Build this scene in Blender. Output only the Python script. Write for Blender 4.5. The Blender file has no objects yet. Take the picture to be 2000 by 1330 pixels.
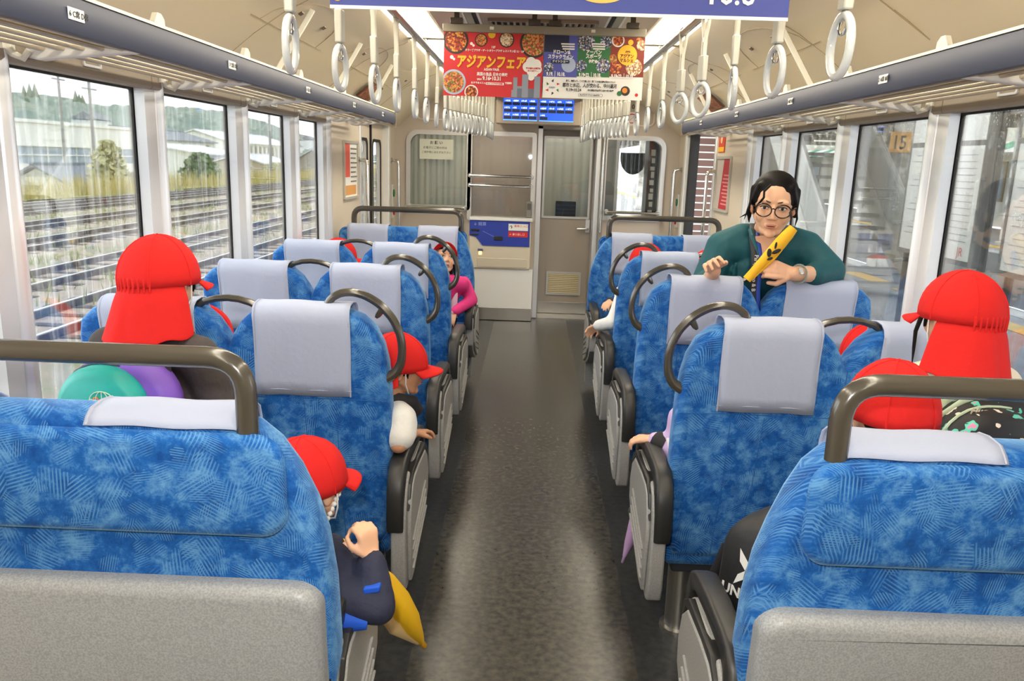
import bpy, bmesh, math, random
from mathutils import Vector, Matrix, Quaternion
random.seed(7)
SC = bpy.context.scene
COL = SC.collection
# ------------------------------------------------------------------ camera
cam_d = bpy.data.cameras.new('camera'); cam = bpy.data.objects.new('camera', cam_d); COL.objects.link(cam)
_yaw, _pitch, _roll = math.radians(1.103), math.radians(12.582), math.radians(1.85)
_f = Vector((-math.sin(_yaw)*math.cos(_pitch), math.cos(_yaw)*math.cos(_pitch), -math.sin(_pitch)))
_r = Vector((math.cos(_yaw), math.sin(_yaw), 0)); _u = _r.cross(_f)
_r2 = _r*math.cos(_roll) + _u*math.sin(_roll); _u2 = -_r*math.sin(_roll) + _u*math.cos(_roll)
_m = Matrix((_r2, _u2, -_f)).transposed().to_4x4(); _m.translation = (0, 0, 1.55)
cam.matrix_world = _m
cam_d.sensor_width = 36; cam_d.lens = 1560/2000*36; cam_d.clip_start = .05; cam_d.clip_end = 1600
SC.camera = cam
# ------------------------------------------------------------------ sky, flash, exposure
w = bpy.data.worlds.new('overcast_sky'); SC.world = w; w.use_nodes = True
bg = w.node_tree.nodes['Background']; bg.inputs[0].default_value = (.93, .97, 1.0, 1); bg.inputs[1].default_value = 4.2
fl = bpy.data.lights.new('camera_flash', 'SPOT'); fl.energy = 46; fl.spot_size = math.radians(150); fl.spot_blend = .3
fl.shadow_soft_size = .03; fl.color = (1, .98, .95)
flo = bpy.data.objects.new('camera_flash', fl); COL.objects.link(flo)
flo.location = (-.06, .03, 1.66); flo.rotation_euler = _m.to_euler()
SC.view_settings.view_transform = 'Standard'; SC.view_settings.look = 'None'
SC.view_settings.gamma = 1; SC.view_settings.use_curve_mapping = False
SC.view_settings.exposure = 0.42
SC.cycles.max_bounces = 6; SC.cycles.diffuse_bounces = 3; SC.cycles.glossy_bounces = 3; SC.cycles.transmission_bounces = 4; SC.cycles.transparent_max_bounces = 12
SC.cycles.caustics_reflective = False; SC.cycles.caustics_refractive = False; SC.cycles.use_adaptive_sampling = True; SC.cycles.adaptive_threshold = .05; SC.cycles.adaptive_min_samples = 16
C, HW = .025, 1.385            # centre line of the car and half its inner width
# ------------------------------------------------------------------ materials
def lin(c):
    o = []
    for x in c[:3]:
        x /= 255.
        o.append(x/12.92 if x <= .04045 else ((x+.055)/1.055)**2.4)
    return (*o, 1)
MATS = {}
def nd(nt, t, **kw):
    n = nt.nodes.new(t)
    for k, v in kw.items(): setattr(n, k, v)
    return n
def mat(name, col, rough=.5, metal=0., spec=.5, var=None, bump=None, emit=None, alpha=None, sheen=0, coat=0, coords='Object'):
    """var=(second colour, noise scale, contrast, stretch) ; bump=(scale, strength, stretch)"""
    if name in MATS: return MATS[name]
    m = bpy.data.materials.new(name); m.use_nodes = True; nt = m.node_tree
    b = nt.nodes['Principled BSDF']
    b.inputs['Base Color'].default_value = lin(col); b.inputs['Roughness'].default_value = rough
    b.inputs['Metallic'].default_value = metal; b.inputs['Specular IOR Level'].default_value = spec
    if sheen: b.inputs['Sheen Weight'].default_value = sheen; b.inputs['Sheen Roughness'].default_value = .4
    if coat: b.inputs['Coat Weight'].default_value = coat; b.inputs['Coat Roughness'].default_value = .1
    tc = nd(nt, 'ShaderNodeTexCoord')
    def noise(scale, stretch):
        mp = nd(nt, 'ShaderNodeMapping'); nt.links.new(tc.outputs[coords], mp.inputs[0])
        mp.inputs['Scale'].default_value = stretch or (1, 1, 1)
        n = nd(nt, 'ShaderNodeTexNoise'); n.inputs['Scale'].default_value = scale; n.inputs['Detail'].default_value = 5
        nt.links.new(mp.outputs[0], n.inputs['Vector']); return n
    if var:
        c2, s, k = var[:3]; n = noise(s, var[3] if len(var) > 3 else None)
        r = nd(nt, 'ShaderNodeValToRGB'); r.color_ramp.elements[0].position = .5-k; r.color_ramp.elements[1].position = .5+k
        r.color_ramp.elements[0].color = lin(col); r.color_ramp.elements[1].color = lin(c2)
        nt.links.new(n.outputs['Fac'], r.inputs[0]); nt.links.new(r.outputs[0], b.inputs['Base Color'])
    if bump:
        n = noise(bump[0], bump[2] if len(bump) > 2 else None); bp = nd(nt, 'ShaderNodeBump')
        bp.inputs['Strength'].default_value = bump[1]; bp.inputs['Distance'].default_value = .01
        nt.links.new(n.outputs['Fac'], bp.inputs['Height']); nt.links.new(bp.outputs[0], b.inputs['Normal'])
    if emit:
        b.inputs['Emission Color'].default_value = lin(emit[0]); b.inputs['Emission Strength'].default_value = emit[1]
    MATS[name] = m; return m
def glass_mat(name, tint=(252, 253, 253), streak=0., drops=0., gloss=1.):
    m = bpy.data.materials.new(name); m.use_nodes = True; nt = m.node_tree; nt.nodes.clear()
    out = nd(nt, 'ShaderNodeOutputMaterial'); tr = nd(nt, 'ShaderNodeBsdfTransparent'); tr.inputs[0].default_value = lin(tint)
    gl = nd(nt, 'ShaderNodeBsdfGlossy'); gl.inputs['Roughness'].default_value = .015
    fr = nd(nt, 'ShaderNodeFresnel'); fr.inputs[0].default_value = 1.45
    mu = nd(nt, 'ShaderNodeMath', operation='MULTIPLY'); mu.inputs[1].default_value = gloss
    nt.links.new(fr.outputs[0], mu.inputs[0])
    mx = nd(nt, 'ShaderNodeMixShader'); nt.links.new(mu.outputs[0], mx.inputs[0]); nt.links.new(tr.outputs[0], mx.inputs[1]); nt.links.new(gl.outputs[0], mx.inputs[2])
    last = mx
    if streak or drops:
        tc = nd(nt, 'ShaderNodeTexCoord'); di = nd(nt, 'ShaderNodeBsdfTranslucent'); di.inputs[0].default_value = (.9, .93, .95, 1)
        fac = None
        if streak:
            mp = nd(nt, 'ShaderNodeMapping'); mp.inputs['Scale'].default_value = (9, 16, 1.1); nt.links.new(tc.outputs['Object'], mp.inputs[0])
            n = nd(nt, 'ShaderNodeTexNoise'); n.inputs['Scale'].default_value = 3; n.inputs['Detail'].default_value = 6; nt.links.new(mp.outputs[0], n.inputs['Vector'])
            r = nd(nt, 'ShaderNodeMapRange'); r.inputs[1].default_value = .5; r.inputs[2].default_value = .72; r.inputs[4].default_value = streak
            nt.links.new(n.outputs['Fac'], r.inputs[0]); fac = r.outputs[0]
        if drops:
            v = nd(nt, 'ShaderNodeTexVoronoi'); v.inputs['Scale'].default_value = 85; nt.links.new(tc.outputs['Object'], v.inputs['Vector'])
            r2 = nd(nt, 'ShaderNodeMapRange'); r2.inputs[1].default_value = .30; r2.inputs[2].default_value = .12; r2.inputs[4].default_value = drops
            nt.links.new(v.outputs['Distance'], r2.inputs[0])
            n2 = nd(nt, 'ShaderNodeTexNoise'); n2.inputs['Scale'].default_value = 3.5; nt.links.new(tc.outputs['Object'], n2.inputs['Vector'])
            r3 = nd(nt, 'ShaderNodeMapRange'); r3.inputs[1].default_value = .42; r3.inputs[2].default_value = .62; nt.links.new(n2.outputs['Fac'], r3.inputs[0])
            mm = nd(nt, 'ShaderNodeMath', operation='MULTIPLY'); nt.links.new(r2.outputs[0], mm.inputs[0]); nt.links.new(r3.outputs[0], mm.inputs[1])
            if fac is None: fac = mm.outputs[0]
            else:
                ad = nd(nt, 'ShaderNodeMath', operation='MAXIMUM'); nt.links.new(fac, ad.inputs[0]); nt.links.new(mm.outputs[0], ad.inputs[1]); fac = ad.outputs[0]
        m2 = nd(nt, 'ShaderNodeMixShader'); nt.links.new(fac, m2.inputs[0]); nt.links.new(mx.outputs[0], m2.inputs[1]); nt.links.new(di.outputs[0], m2.inputs[2]); last = m2
    nt.links.new(last.outputs[0], out.inputs[0]); return m
def curtain_mat(name, col):
    m = bpy.data.materials.new(name); m.use_nodes = True; nt = m.node_tree; nt.nodes.clear(); out = nd(nt, 'ShaderNodeOutputMaterial')
    d = nd(nt, 'ShaderNodeBsdfDiffuse'); t = nd(nt, 'ShaderNodeBsdfTranslucent'); d.inputs[0].default_value = lin(col); t.inputs[0].default_value = lin(col)
    x = nd(nt, 'ShaderNodeMixShader'); x.inputs[0].default_value = .45; nt.links.new(d.outputs[0], x.inputs[1]); nt.links.new(t.outputs[0], x.inputs[2]); nt.links.new(x.outputs[0], out.inputs[0]); return m
def moquette(name, dark, midc, light, k=1.0):
    """blue seat moquette: cloudy blue ground with patches of fine slanting stripes"""
    m = bpy.data.materials.new(name); m.use_nodes = True; nt = m.node_tree; b = nt.nodes['Principled BSDF']; L = nt.links.new
    b.inputs['Roughness'].default_value = .8; b.inputs['Specular IOR Level'].default_value = .2
    b.inputs['Sheen Weight'].default_value = .5; b.inputs['Sheen Roughness'].default_value = .35; b.inputs['Sheen Tint'].default_value = (.45, .75, 1, 1)
    tc = nd(nt, 'ShaderNodeTexCoord')
    sp = nd(nt, 'ShaderNodeSeparateXYZ'); L(tc.outputs['Object'], sp.inputs[0])
    def M(op, a, bb=None):
        n = nd(nt, 'ShaderNodeMath', operation=op)
        for i, q in enumerate((a, bb)):
            if q is None: continue
            if isinstance(q, (int, float)): n.inputs[i].default_value = q
            else: L(q, n.inputs[i])
        return n.outputs[0]
    xx = M('ADD', sp.outputs[0], M('MULTIPLY', sp.outputs[1], .8)); zz = M('ADD', sp.outputs[2], M('MULTIPLY', sp.outputs[1], .6))
    vec = nd(nt, 'ShaderNodeCombineXYZ'); L(xx, vec.inputs[0]); L(zz, vec.inputs[1])
    n0 = nd(nt, 'ShaderNodeTexNoise'); n0.inputs['Scale'].default_value = 30; n0.inputs['Detail'].default_value = 3; L(vec.outputs[0], n0.inputs['Vector'])
    off = nd(nt, 'ShaderNodeMix', data_type='VECTOR'); off.inputs[0].default_value = .045; L(vec.outputs[0], off.inputs[4]); L(n0.outputs['Color'], off.inputs[5])
    def stripes(vscale, freq, keep):
        v = nd(nt, 'ShaderNodeTexVoronoi'); v.inputs['Scale'].default_value = vscale; L(off.outputs[1], v.inputs['Vector'])
        cs = nd(nt, 'ShaderNodeSeparateColor'); L(v.outputs['Color'], cs.inputs[0])
        ang = M('MULTIPLY', cs.outputs[0], 3.14159)
        u = M('ADD', M('MULTIPLY', xx, M('COSINE', ang)), M('MULTIPLY', zz, M('SINE', ang)))
        s = M('MULTIPLY', M('ADD', M('SINE', M('MULTIPLY', u, freq)), .15), 1.1)
        on = M('GREATER_THAN', cs.outputs[1], keep)
        edge = M('SUBTRACT', .75, v.outputs['Distance'])
        e = nd(nt, 'ShaderNodeClamp'); L(M('MULTIPLY', edge, 2.2), e.inputs[0])
        c = nd(nt, 'ShaderNodeClamp'); L(M('MULTIPLY', M('MULTIPLY', s, on), e.outputs[0]), c.inputs[0]); return c.outputs[0]
    s1 = stripes(20*k, 950, .5); s2 = stripes(31*k, 1400, .45)
    n1 = nd(nt, 'ShaderNodeTexNoise'); n1.inputs['Scale'].default_value = 16*k; n1.inputs['Detail'].default_value = 8; n1.inputs['Roughness'].default_value = .75; L(vec.outputs[0], n1.inputs['Vector'])
    r = nd(nt, 'ShaderNodeValToRGB'); cr = r.color_ramp; cr.elements[0].position = .36; cr.elements[0].color = lin(dark)
    cr.elements[1].position = .66; cr.elements[1].color = lin(light); e = cr.elements.new(.5); e.color = lin(midc)
    L(n1.outputs['Fac'], r.inputs[0])
    st = M('MULTIPLY', M('MAXIMUM', s1, s2), .7)
    mx = nd(nt, 'ShaderNodeMix', data_type='RGBA'); L(st, mx.inputs[0]); L(r.outputs[0], mx.inputs[6]); mx.inputs[7].default_value = lin(light)
    L(mx.outputs[2], b.inputs['Base Color'])
    bp = nd(nt, 'ShaderNodeBump'); bp.inputs['Strength'].default_value = .25; bp.inputs['Distance'].default_value = .004; L(n1.outputs['Fac'], bp.inputs['Height']); L(bp.outputs[0], b.inputs['Normal'])
    MATS[name] = m; return m
# ------------------------------------------------------------------ object helpers
ROOTLOC = {}
def tag(o, label=None, cat=None, group=None, kind=None):
    if label: o['label'] = label
    if cat: o['category'] = cat
    if group: o['group'] = group
    if kind: o['kind'] = kind
    return o
def thing(name, label=None, cat=None, group=None, loc=(0, 0, 0), kind=None):
    o = bpy.data.objects.new(name, None); COL.objects.link(o); o.location = loc; o.empty_display_size = .05
    ROOTLOC[o.name] = Vector(loc); return tag(o, label, cat, group, kind)
class MB:
    def __init__(s): s.v = []; s.f = []
    def add(s, vs, fs):
        n = len(s.v); s.v += [tuple(x) for x in vs]; s.f += [tuple(i+n for i in q) for q in fs]; return s
    def box(s, x0, x1, y0, y1, z0, z1):
        return s.add([(x0,y0,z0),(x1,y0,z0),(x1,y1,z0),(x0,y1,z0),(x0,y0,z1),(x1,y0,z1),(x1,y1,z1),(x0,y1,z1)],
                     [(0,3,2,1),(4,5,6,7),(0,1,5,4),(1,2,6,5),(2,3,7,6),(3,0,4,7)])
    def obox(s, c, ax, ay, az):
        c, ax, ay, az = map(Vector, (c, ax, ay, az))
        return s.add([c+i*ax+j*ay+k*az for k in (-1,1) for i, j in ((-1,-1),(1,-1),(1,1),(-1,1))],
                     [(0,3,2,1),(4,5,6,7),(0,1,5,4),(1,2,6,5),(2,3,7,6),(3,0,4,7)])
    def beam(s, p, q, w, h, up=(0, 0, 1)):
        p, q = Vector(p), Vector(q); d = (q-p); L = d.length/2; d.normalize(); sd = d.cross(Vector(up)).normalized(); u = sd.cross(d)
        return s.obox((p+q)/2, d*L, sd*w/2, u*h/2)
    @staticmethod
    def _p(axis, a, b, t): return {'x': (t, a, b), 'y': (a, t, b), 'z': (a, b, t)}[axis]
    def prism(s, poly, axis, lo, hi):
        n = len(poly); vs = [s._p(axis, a, b, lo) for a, b in poly] + [s._p(axis, a, b, hi) for a, b in poly]
        return s.add(vs, [tuple(range(n-1, -1, -1)), tuple(range(n, 2*n))] + [(i, (i+1) % n, n+(i+1) % n, n+i) for i in range(n)])
    def ring(s, out, inn, axis, lo, hi):
        n = len(out); vs = []
        for t in (lo, hi):
            vs += [s._p(axis, a, b, t) for a, b in out] + [s._p(axis, a, b, t) for a, b in inn]
        fs = []
        for i in range(n):
            j = (i+1) % n
            fs += [(i, j, n+j, n+i), (2*n+i, 3*n+i, 3*n+j, 2*n+j), (i, 2*n+i, 2*n+j, j), (n+i, n+j, 3*n+j, 3*n+i)]
        return s.add(vs, fs)
    def loft(s, rings, cap=True, closed=False):
        n = len(rings[0]); vs = [p for r in rings for p in r]; fs = []; R = len(rings)
        for a in range(R if closed else R-1):
            b = (a+1) % R
            for i in range(n):
                j = (i+1) % n; fs.append((a*n+i, a*n+j, b*n+j, b*n+i))
        if cap and not closed: fs += [tuple(range(n-1, -1, -1)), tuple(range((R-1)*n, R*n))]
        return s.add(vs, fs)
    def sheet(s, rows):
        n = len(rows[0]); vs = [p for r in rows for p in r]
        return s.add(vs, [(a*n+i, a*n+i+1, (a+1)*n+i+1, (a+1)*n+i) for a in range(len(rows)-1) for i in range(n-1)])
    def tube(s, pts, r, n=8, closed=False, cap=True, flat=None):
        P = [Vector(p) for p in pts]; m = len(P); rr = r if isinstance(r, (list, tuple)) else [r]*m; rings = []; prev = None
        for i in range(m):
            a = P[(i-1) % m] if (closed or i) else P[i]; b = P[(i+1) % m] if (closed or i < m-1) else P[i]
            d = (b-a).normalized()
            if prev is None:
                ref = Vector((0, 0, 1)) if abs(d.z) < .9 else Vector((1, 0, 0)); u = d.cross(ref).normalized()
            else: u = (prev - d*prev.dot(d)).normalized()
            v = d.cross(u); prev = u; k = flat or 1
            rings.append([P[i] + (u*math.cos(2*math.pi*t/n)*k + v*math.sin(2*math.pi*t/n))*rr[i] for t in range(n)])
        return s.loft(rings, cap, closed)
    def ell(s, c, rad, nu=14, nv=10, R=None):
        c = Vector(c); vs = []; fs = []
        for j in range(1, nv):
            t = math.pi*j/nv
            for i in range(nu):
                p = 2*math.pi*i/nu; q = Vector((rad[0]*math.sin(t)*math.cos(p), rad[1]*math.sin(t)*math.sin(p), rad[2]*math.cos(t)))
                vs.append(c + (R @ q if R else q))
        top = Vector((0, 0, rad[2])); vs += [c + (R @ top if R else top), c - (R @ top if R else top)]
        T = len(vs)-2
        for i in range(nu):
            j = (i+1) % nu; fs += [(T, i, j), (T+1, (nv-2)*nu+j, (nv-2)*nu+i)]
            for k in range(nv-2): fs.append((k*nu+i, (k+1)*nu+i, (k+1)*nu+j, k*nu+j))
        return s.add(vs, fs)
    def cap(s, p, q, r1, r2=None, n=12):
        """tapered capsule"""
        r2 = r1 if r2 is None else r2; p, q = Vector(p), Vector(q); d = q-p; L = d.length
        if L < 1e-6: return s.ell(p, (r1,)*3)
        d /= L; u = d.cross(Vector((0, 0, 1)) if abs(d.z) < .9 else Vector((1, 0, 0))).normalized(); v = d.cross(u); rings = []
        for k in range(1, 5):
            a = math.pi/2*k/4 - math.pi/2; rings.append((p + d*r1*math.sin(a), r1*math.cos(a)))
        for k in range(0, 4):
            a = math.pi/2*k/4; rings.append((q + d*r2*math.sin(a), r2*math.cos(a)))
        return s.loft([[c + (u*math.cos(2*math.pi*t/n)+v*math.sin(2*math.pi*t/n))*r for t in range(n)] for c, r in rings])
    def disc(s, c, r, axis='y', n=20, h=.001, rz=None):
        a0 = {'x': (1, 2), 'y': (0, 2), 'z': (0, 1)}[axis]; ai = 'xyz'.index(axis)
        return s.prism([(c[a0[0]] + r*math.cos(2*math.pi*i/n), c[a0[1]] + (rz or r)*math.sin(2*math.pi*i/n)) for i in range(n)], axis, c[ai]-h/2, c[ai]+h/2)
    def cyl(s, p, q, r, n=16, r2=None):
        return s.tube([p, q], [r, r if r2 is None else r2], n)
    def build(s, name, m, parent=None, smooth=40, bevel=None, sub=0, solid=None, label=None, kind=None, seg=2, recalc=True):
        me = bpy.data.meshes.new(name)
        o0 = Vector((0, 0, 0)); p = parent
        while p is not None: o0 = o0 + ROOTLOC.get(p.name, Vector((0, 0, 0))); p = p.parent
        me.from_pydata([(a-o0.x, b-o0.y, c-o0.z) for a, b, c in s.v], [], s.f)
        if recalc:
            bm = bmesh.new(); bm.from_mesh(me); bmesh.ops.recalc_face_normals(bm, faces=bm.faces[:]); bm.to_mesh(me); bm.free()
        if smooth:
            me.shade_smooth(); me.set_sharp_from_angle(angle=math.radians(smooth))
        me.materials.append(m)
        o = bpy.data.objects.new(name, me); COL.objects.link(o)
        if parent: o.parent = parent
        if solid: q = o.modifiers.new('s', 'SOLIDIFY'); q.thickness = solid; q.offset = 0
        if bevel: q = o.modifiers.new('b', 'BEVEL'); q.width = bevel; q.segments = seg; q.limit_method = 'ANGLE'; q.angle_limit = math.radians(35); q.harden_normals = False
        if sub: q = o.modifiers.new('d', 'SUBSURF'); q.levels = sub; q.render_levels = sub
        return tag(o, label, kind=kind)
def rrect(x0, x1, z0, z1, r, n=5):
    """rounded rectangle; r = radius or (bl, br, tr, tl)"""
    r = (r,)*4 if isinstance(r, (int, float)) else r; P = []
    for (cx, cz, a0, q) in ((x0+r[0], z0+r[0], math.pi, r[0]), (x1-r[1], z0+r[1], 1.5*math.pi, r[1]), (x1-r[2], z1-r[2], 0, r[2]), (x0+r[3], z1-r[3], .5*math.pi, r[3])):
        P += [(cx+q*math.cos(a0+math.pi/2*i/n), cz+q*math.sin(a0+math.pi/2*i/n)) for i in range(n+1)]
    return P
def holed(mb, axis, lo, hi, u0, u1, v0, v1, holes):
    us = sorted({u0, u1, *[h[0] for h in holes], *[h[1] for h in holes]}); vs = sorted({v0, v1, *[h[2] for h in holes], *[h[3] for h in holes]})
    us = [u for u in us if u0 <= u <= u1]; vs = [v for v in vs if v0 <= v <= v1]
    for a, b in zip(us, us[1:]):
        run = None
        for c, d in list(zip(vs, vs[1:])) + [(None, None)]:
            free = c is not None and not any(h[0] <= (a+b)/2 <= h[1] and h[2] <= (c+d)/2 <= h[3] for h in holes)
            if free: run = (run[0], d) if run else (c, d)
            elif run: mb.prism([(a, run[0]), (b, run[0]), (b, run[1]), (a, run[1])], axis, lo, hi); run = None
def rpath(pts, r, n=5):
    """polyline with rounded corners"""
    P = [Vector(p) for p in pts]; out = [P[0]]
    for a, b, c in zip(P, P[1:], P[2:]):
        d1, d2 = (a-b), (c-b); q = min(r, d1.length*.49, d2.length*.49); s, e = b+d1.normalized()*q, b+d2.normalized()*q
        for i in range(n+1):
            t = i/n; out.append(s*(1-t)**2 + b*2*t*(1-t) + e*t*t)
    return out + [P[-1]]
def copy_tree(o, parent=None):
    c = o.copy(); COL.objects.link(c)
    if o.name in ROOTLOC: ROOTLOC[c.name] = ROOTLOC[o.name]
    if parent: c.parent = parent; c.matrix_parent_inverse = o.matrix_parent_inverse
    for ch in list(o.children): copy_tree(ch, c)
    return c
def text(body, size, m, loc, parent=None, rot=(math.pi/2, 0, 0), name='lettering', align='LEFT', ext=.0006, sx=1, bold=0, shear=0):
    cu = bpy.data.curves.new(name, 'FONT'); cu.body = body; cu.size = size; cu.align_x = align; cu.extrude = ext; cu.resolution_u = 2; cu.offset = bold; cu.shear = shear
    o = bpy.data.objects.new(name, cu); COL.objects.link(o)
    dg = bpy.context.evaluated_depsgraph_get(); me = bpy.data.meshes.new_from_object(o.evaluated_get(dg)); bpy.data.objects.remove(o); bpy.data.curves.remove(cu)
    o0 = Vector((0, 0, 0)); p = parent
    while p is not None: o0 += ROOTLOC.get(p.name, Vector((0, 0, 0))); p = p.parent
    from mathutils import Euler
    me.transform(Matrix.Translation(Vector(loc)-o0) @ Euler(rot).to_matrix().to_4x4() @ Matrix.Diagonal((sx, 1, 1, 1)))
    me.materials.clear(); me.materials.append(m)
    o = bpy.data.objects.new(name, me); COL.objects.link(o)
    if parent: o.parent = parent
    return o
# palette
BEIGE = mat('beige_panel', (214, 202, 184), .45); CREAM = mat('cream_ceiling', (242, 228, 198), .4)
CABWALL = mat('cab_wall_taupe', (196, 184, 170), .4); GREYB = mat('grey_beige_plastic', (146, 134, 118), .45)
WHITE = mat('white_plastic', (232, 232, 230), .35); OFFW = mat('off_white_strap', (214, 212, 200), .4)
RINGM = mat('glossy_ring_white', (214, 220, 222), .12, coat=.6)
ALU = mat('brushed_aluminium', (222, 224, 228), .34, .45, bump=(60, .04, (40, 40, .5)))
CHROME = mat('chrome', (215, 215, 212), .12, 1.0); STEEL = mat('stainless_steel', (185, 183, 178), .3, .95, bump=(80, .03, (.4, 40, 40)))
RUBBER = mat('black_rubber', (22, 22, 24), .6); BLACKP = mat('black_plastic', (42, 42, 42), .42); DARKGAP = mat('dark_gap', (18, 17, 17), .8)
HANDLE = mat('taupe_grip', (70, 66, 58), .22, spec=.6, coat=.3)
SHELL = mat('speckled_grey_shell', (164, 168, 172), .38, var=((142, 146, 150), 260, .12)); PANELG = mat('grey_side_panel', (168, 168, 166), .4, var=((150, 150, 149), 220, .15))
COVER = mat('pale_grey_cover', (176, 186, 212), .75, bump=(55, .12)); PIPING = mat('cover_piping', (172, 178, 200), .8)
MOQ = moquette('blue_moquette', (15, 70, 142), (28, 96, 174), (98, 154, 206))
MOQD = moquette('blue_moquette_back', (12, 72, 148), (24, 100, 184), (84, 150, 206))
SLATE = mat('slate_fascia', (54, 60, 80), .5, spec=.3); TRIMY = mat('pale_yellow_trim', (222, 212, 160), .35)
REDC = mat('red_cap_cloth', (206, 36, 34), .85, spec=.2, bump=(22, .35))
INK = mat('black_ink', (30, 30, 32), .7); PAPER = mat('white_paper', (238, 238, 234), .7); PRINTR = mat('red_print', (214, 44, 46), .6)
# ================================================================== the car body
FLOORM = mat('speckled_vinyl', (80, 77, 70), .26, var=((50, 50, 48), 38, .16), bump=(200, .02))
FLOORS = mat('dark_vinyl_edge', (64, 64, 64), .35, var=((44, 45, 46), 38, .16))
Y0, Y1 = -2.4, 8.0
fb = MB().box(C-.36, C+.36, Y0, 8.3, -.06, 0)
flr = fb.build('floor', FLOORM, kind='structure', smooth=0)
for s in (-1, 1):
    MB().box(C+s*.36, C+s*1.46, Y0, 8.3, -.06, 0).build('floor_border', FLOORS, flr, smooth=0)
def WX(s, d): return C + s*(HW - d)          # d = distance inward from the wall face
PIL = [1.14, 1.98, 2.84, 3.70, 4.52, 5.22]    # near edges of the window pillars
DY0, DY1 = 6.40, 7.60
GL_L = glass_mat('window_glass_rain_streaks', streak=.10, gloss=.8); GL_R = glass_mat('window_glass_rain_drops', (248, 250, 250), .05, .35, gloss=.7)
CLEAR = glass_mat('cab_glass', (251, 252, 251), gloss=1.3)
wn = 0
for s, side in ((-1, 'left'), (1, 'right')):
    mb = MB(); holes = [(a+.10, b, .78, 1.80) for a, b in zip(PIL, PIL[1:])] + [(DY0, DY1, -.01, 1.86)]
    holed(mb, 'x', WX(s, -.045), WX(s, 0), Y0, Y1, 0, 2.0, holes)
    mb.build('wall_'+side, BEIGE, kind='structure', smooth=0)
    # pillars: a flat band, a groove and a round bead
    for i, y in enumerate(PIL):
        wd = .11 if i < 5 else .16
        pf = [(-.024, -.006), (.012, -.006), (.016, .008), (.022, .05), (.010, .053), (.010, .060), (.02, .064)]
        pf += [(.022+.016*math.sin(math.pi*t/6), .066+(wd-.07)*t/6) for t in range(0, 7)] + [(.0, wd), (-.02, wd)]
        m2 = MB().prism([(WX(s, d), y+u) for d, u in pf], 'z', .76, 1.80)
        m2.build('trim_%d' % (i+1+(6 if s > 0 else 0)), ALU, kind='structure', smooth=30)
    # windows
    for i, (a, b) in enumerate(zip(PIL, PIL[1:])):
        wn += 1; a += .11 if i < 5 else .16
        W = thing('window_%d' % wn, loc=(WX(s, 0), (a+b)/2, .78), kind='structure')
        MB().box(WX(s, -.034), WX(s, -.030), a-.01, b+.01, .77, 1.79).build('pane', GL_L if s < 0 else GL_R, W, smooth=0)
        MB().ring(rrect(a-.005, b+.004, .775, 1.765, .001, 2), rrect(a+.004, b-.012, .80, 1.752, .012, 2), 'x', WX(s, -.036), WX(s, -.027)).build('gasket', RUBBER, W, smooth=0)
        MB().prism([(WX(s, -.01), 1.757), (WX(s, .03), 1.757), (WX(s, .036), 1.765), (WX(s, .034), 1.835), (WX(s, -.01), 1.84)], 'y', a-.10, b+.005).build('blind_cassette', GREYB, W, smooth=0)
        c = (a+b)/2
        MB().ring(rrect(c-.05, c+.05, 1.785, 1.812, .006, 3), rrect(c-.042, c+.042, 1.792, 1.805, .004, 3), 'x', WX(s, .034), WX(s, .040)).build('blind_pull', ALU, W)
        hk = MB().tube([(WX(s, .03), a-.02, 1.80), (WX(s, .05), a-.02, 1.775), (WX(s, .075), a-.018, 1.765), (WX(s, .09), a-.016, 1.785)], [.014, .010, .009, .008], 8)
        hk.box(WX(s, .034), WX(s, .042), a-.045, a+.005, 1.785, 1.832).build('coat_hook', OFFW, W)
        MB().box(WX(s, -.03), WX(s, .05), a-.10, b, .755, .785).build('window_sill', BEIGE, W, bevel=.008)
    # side door: two sliding leaves (the right hand pair stands open)
    D = thing('door_%d' % (1 if s < 0 else 2), loc=(WX(s, -.05), 7.0, 0), kind='structure')
    spans = ((DY0, 7.0), (7.0, DY1)) if s < 0 else ((DY0-.52, DY0+.06), (DY1-.06, DY1+.5))
    for (a, b) in spans:
        MB().ring(rrect(a+.002, b-.002, .01, 1.85, .004, 5), rrect(a+.11, b-.11, .82, 1.70, .06, 5), 'x', WX(s, -.085), WX(s, -.045)).build('door_leaf', ALU if s > 0 else BEIGE, D, smooth=30)
        MB().ring(rrect(a+.10, b-.10, .81, 1.71, .065, 5), rrect(a+.125, b-.125, .835, 1.685, .05, 5), 'x', WX(s, -.05), WX(s, -.040)).build('gasket', RUBBER, D)
        MB().box(WX(s, -.068), WX(s, -.064), a+.11, b-.11, .82, 1.70).build('pane', GL_L, D, smooth=0)
    MB().box(WX(s, -.05), WX(s, -.03), 6.985, 7.015, .02, 1.84).build('leading_edge_seal', RUBBER, D, smooth=0) if s < 0 else None
    MB().box(WX(s, -.12), WX(s, .06), DY0-.01, DY1+.01, 1.86, 1.96).build('door_header', BEIGE, D, smooth=0)
    MB().box(WX(s, -.09), WX(s, .012), DY1-.005, DY1+.075, 0, 1.86).build('door_post', WHITE, D, bevel=.006)
    MB().box(WX(s, -.09), WX(s, .012), DY0-.045, DY0+.005, 0, 1.86).build('door_post', ALU, D, bevel=.006)
    if s > 0: MB().box(WX(s, -.09), WX(s, -.02), DY1-.10, DY1-.006, 0, 1.86).build('pocket_seal', RUBBER, D, smooth=0)
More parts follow.
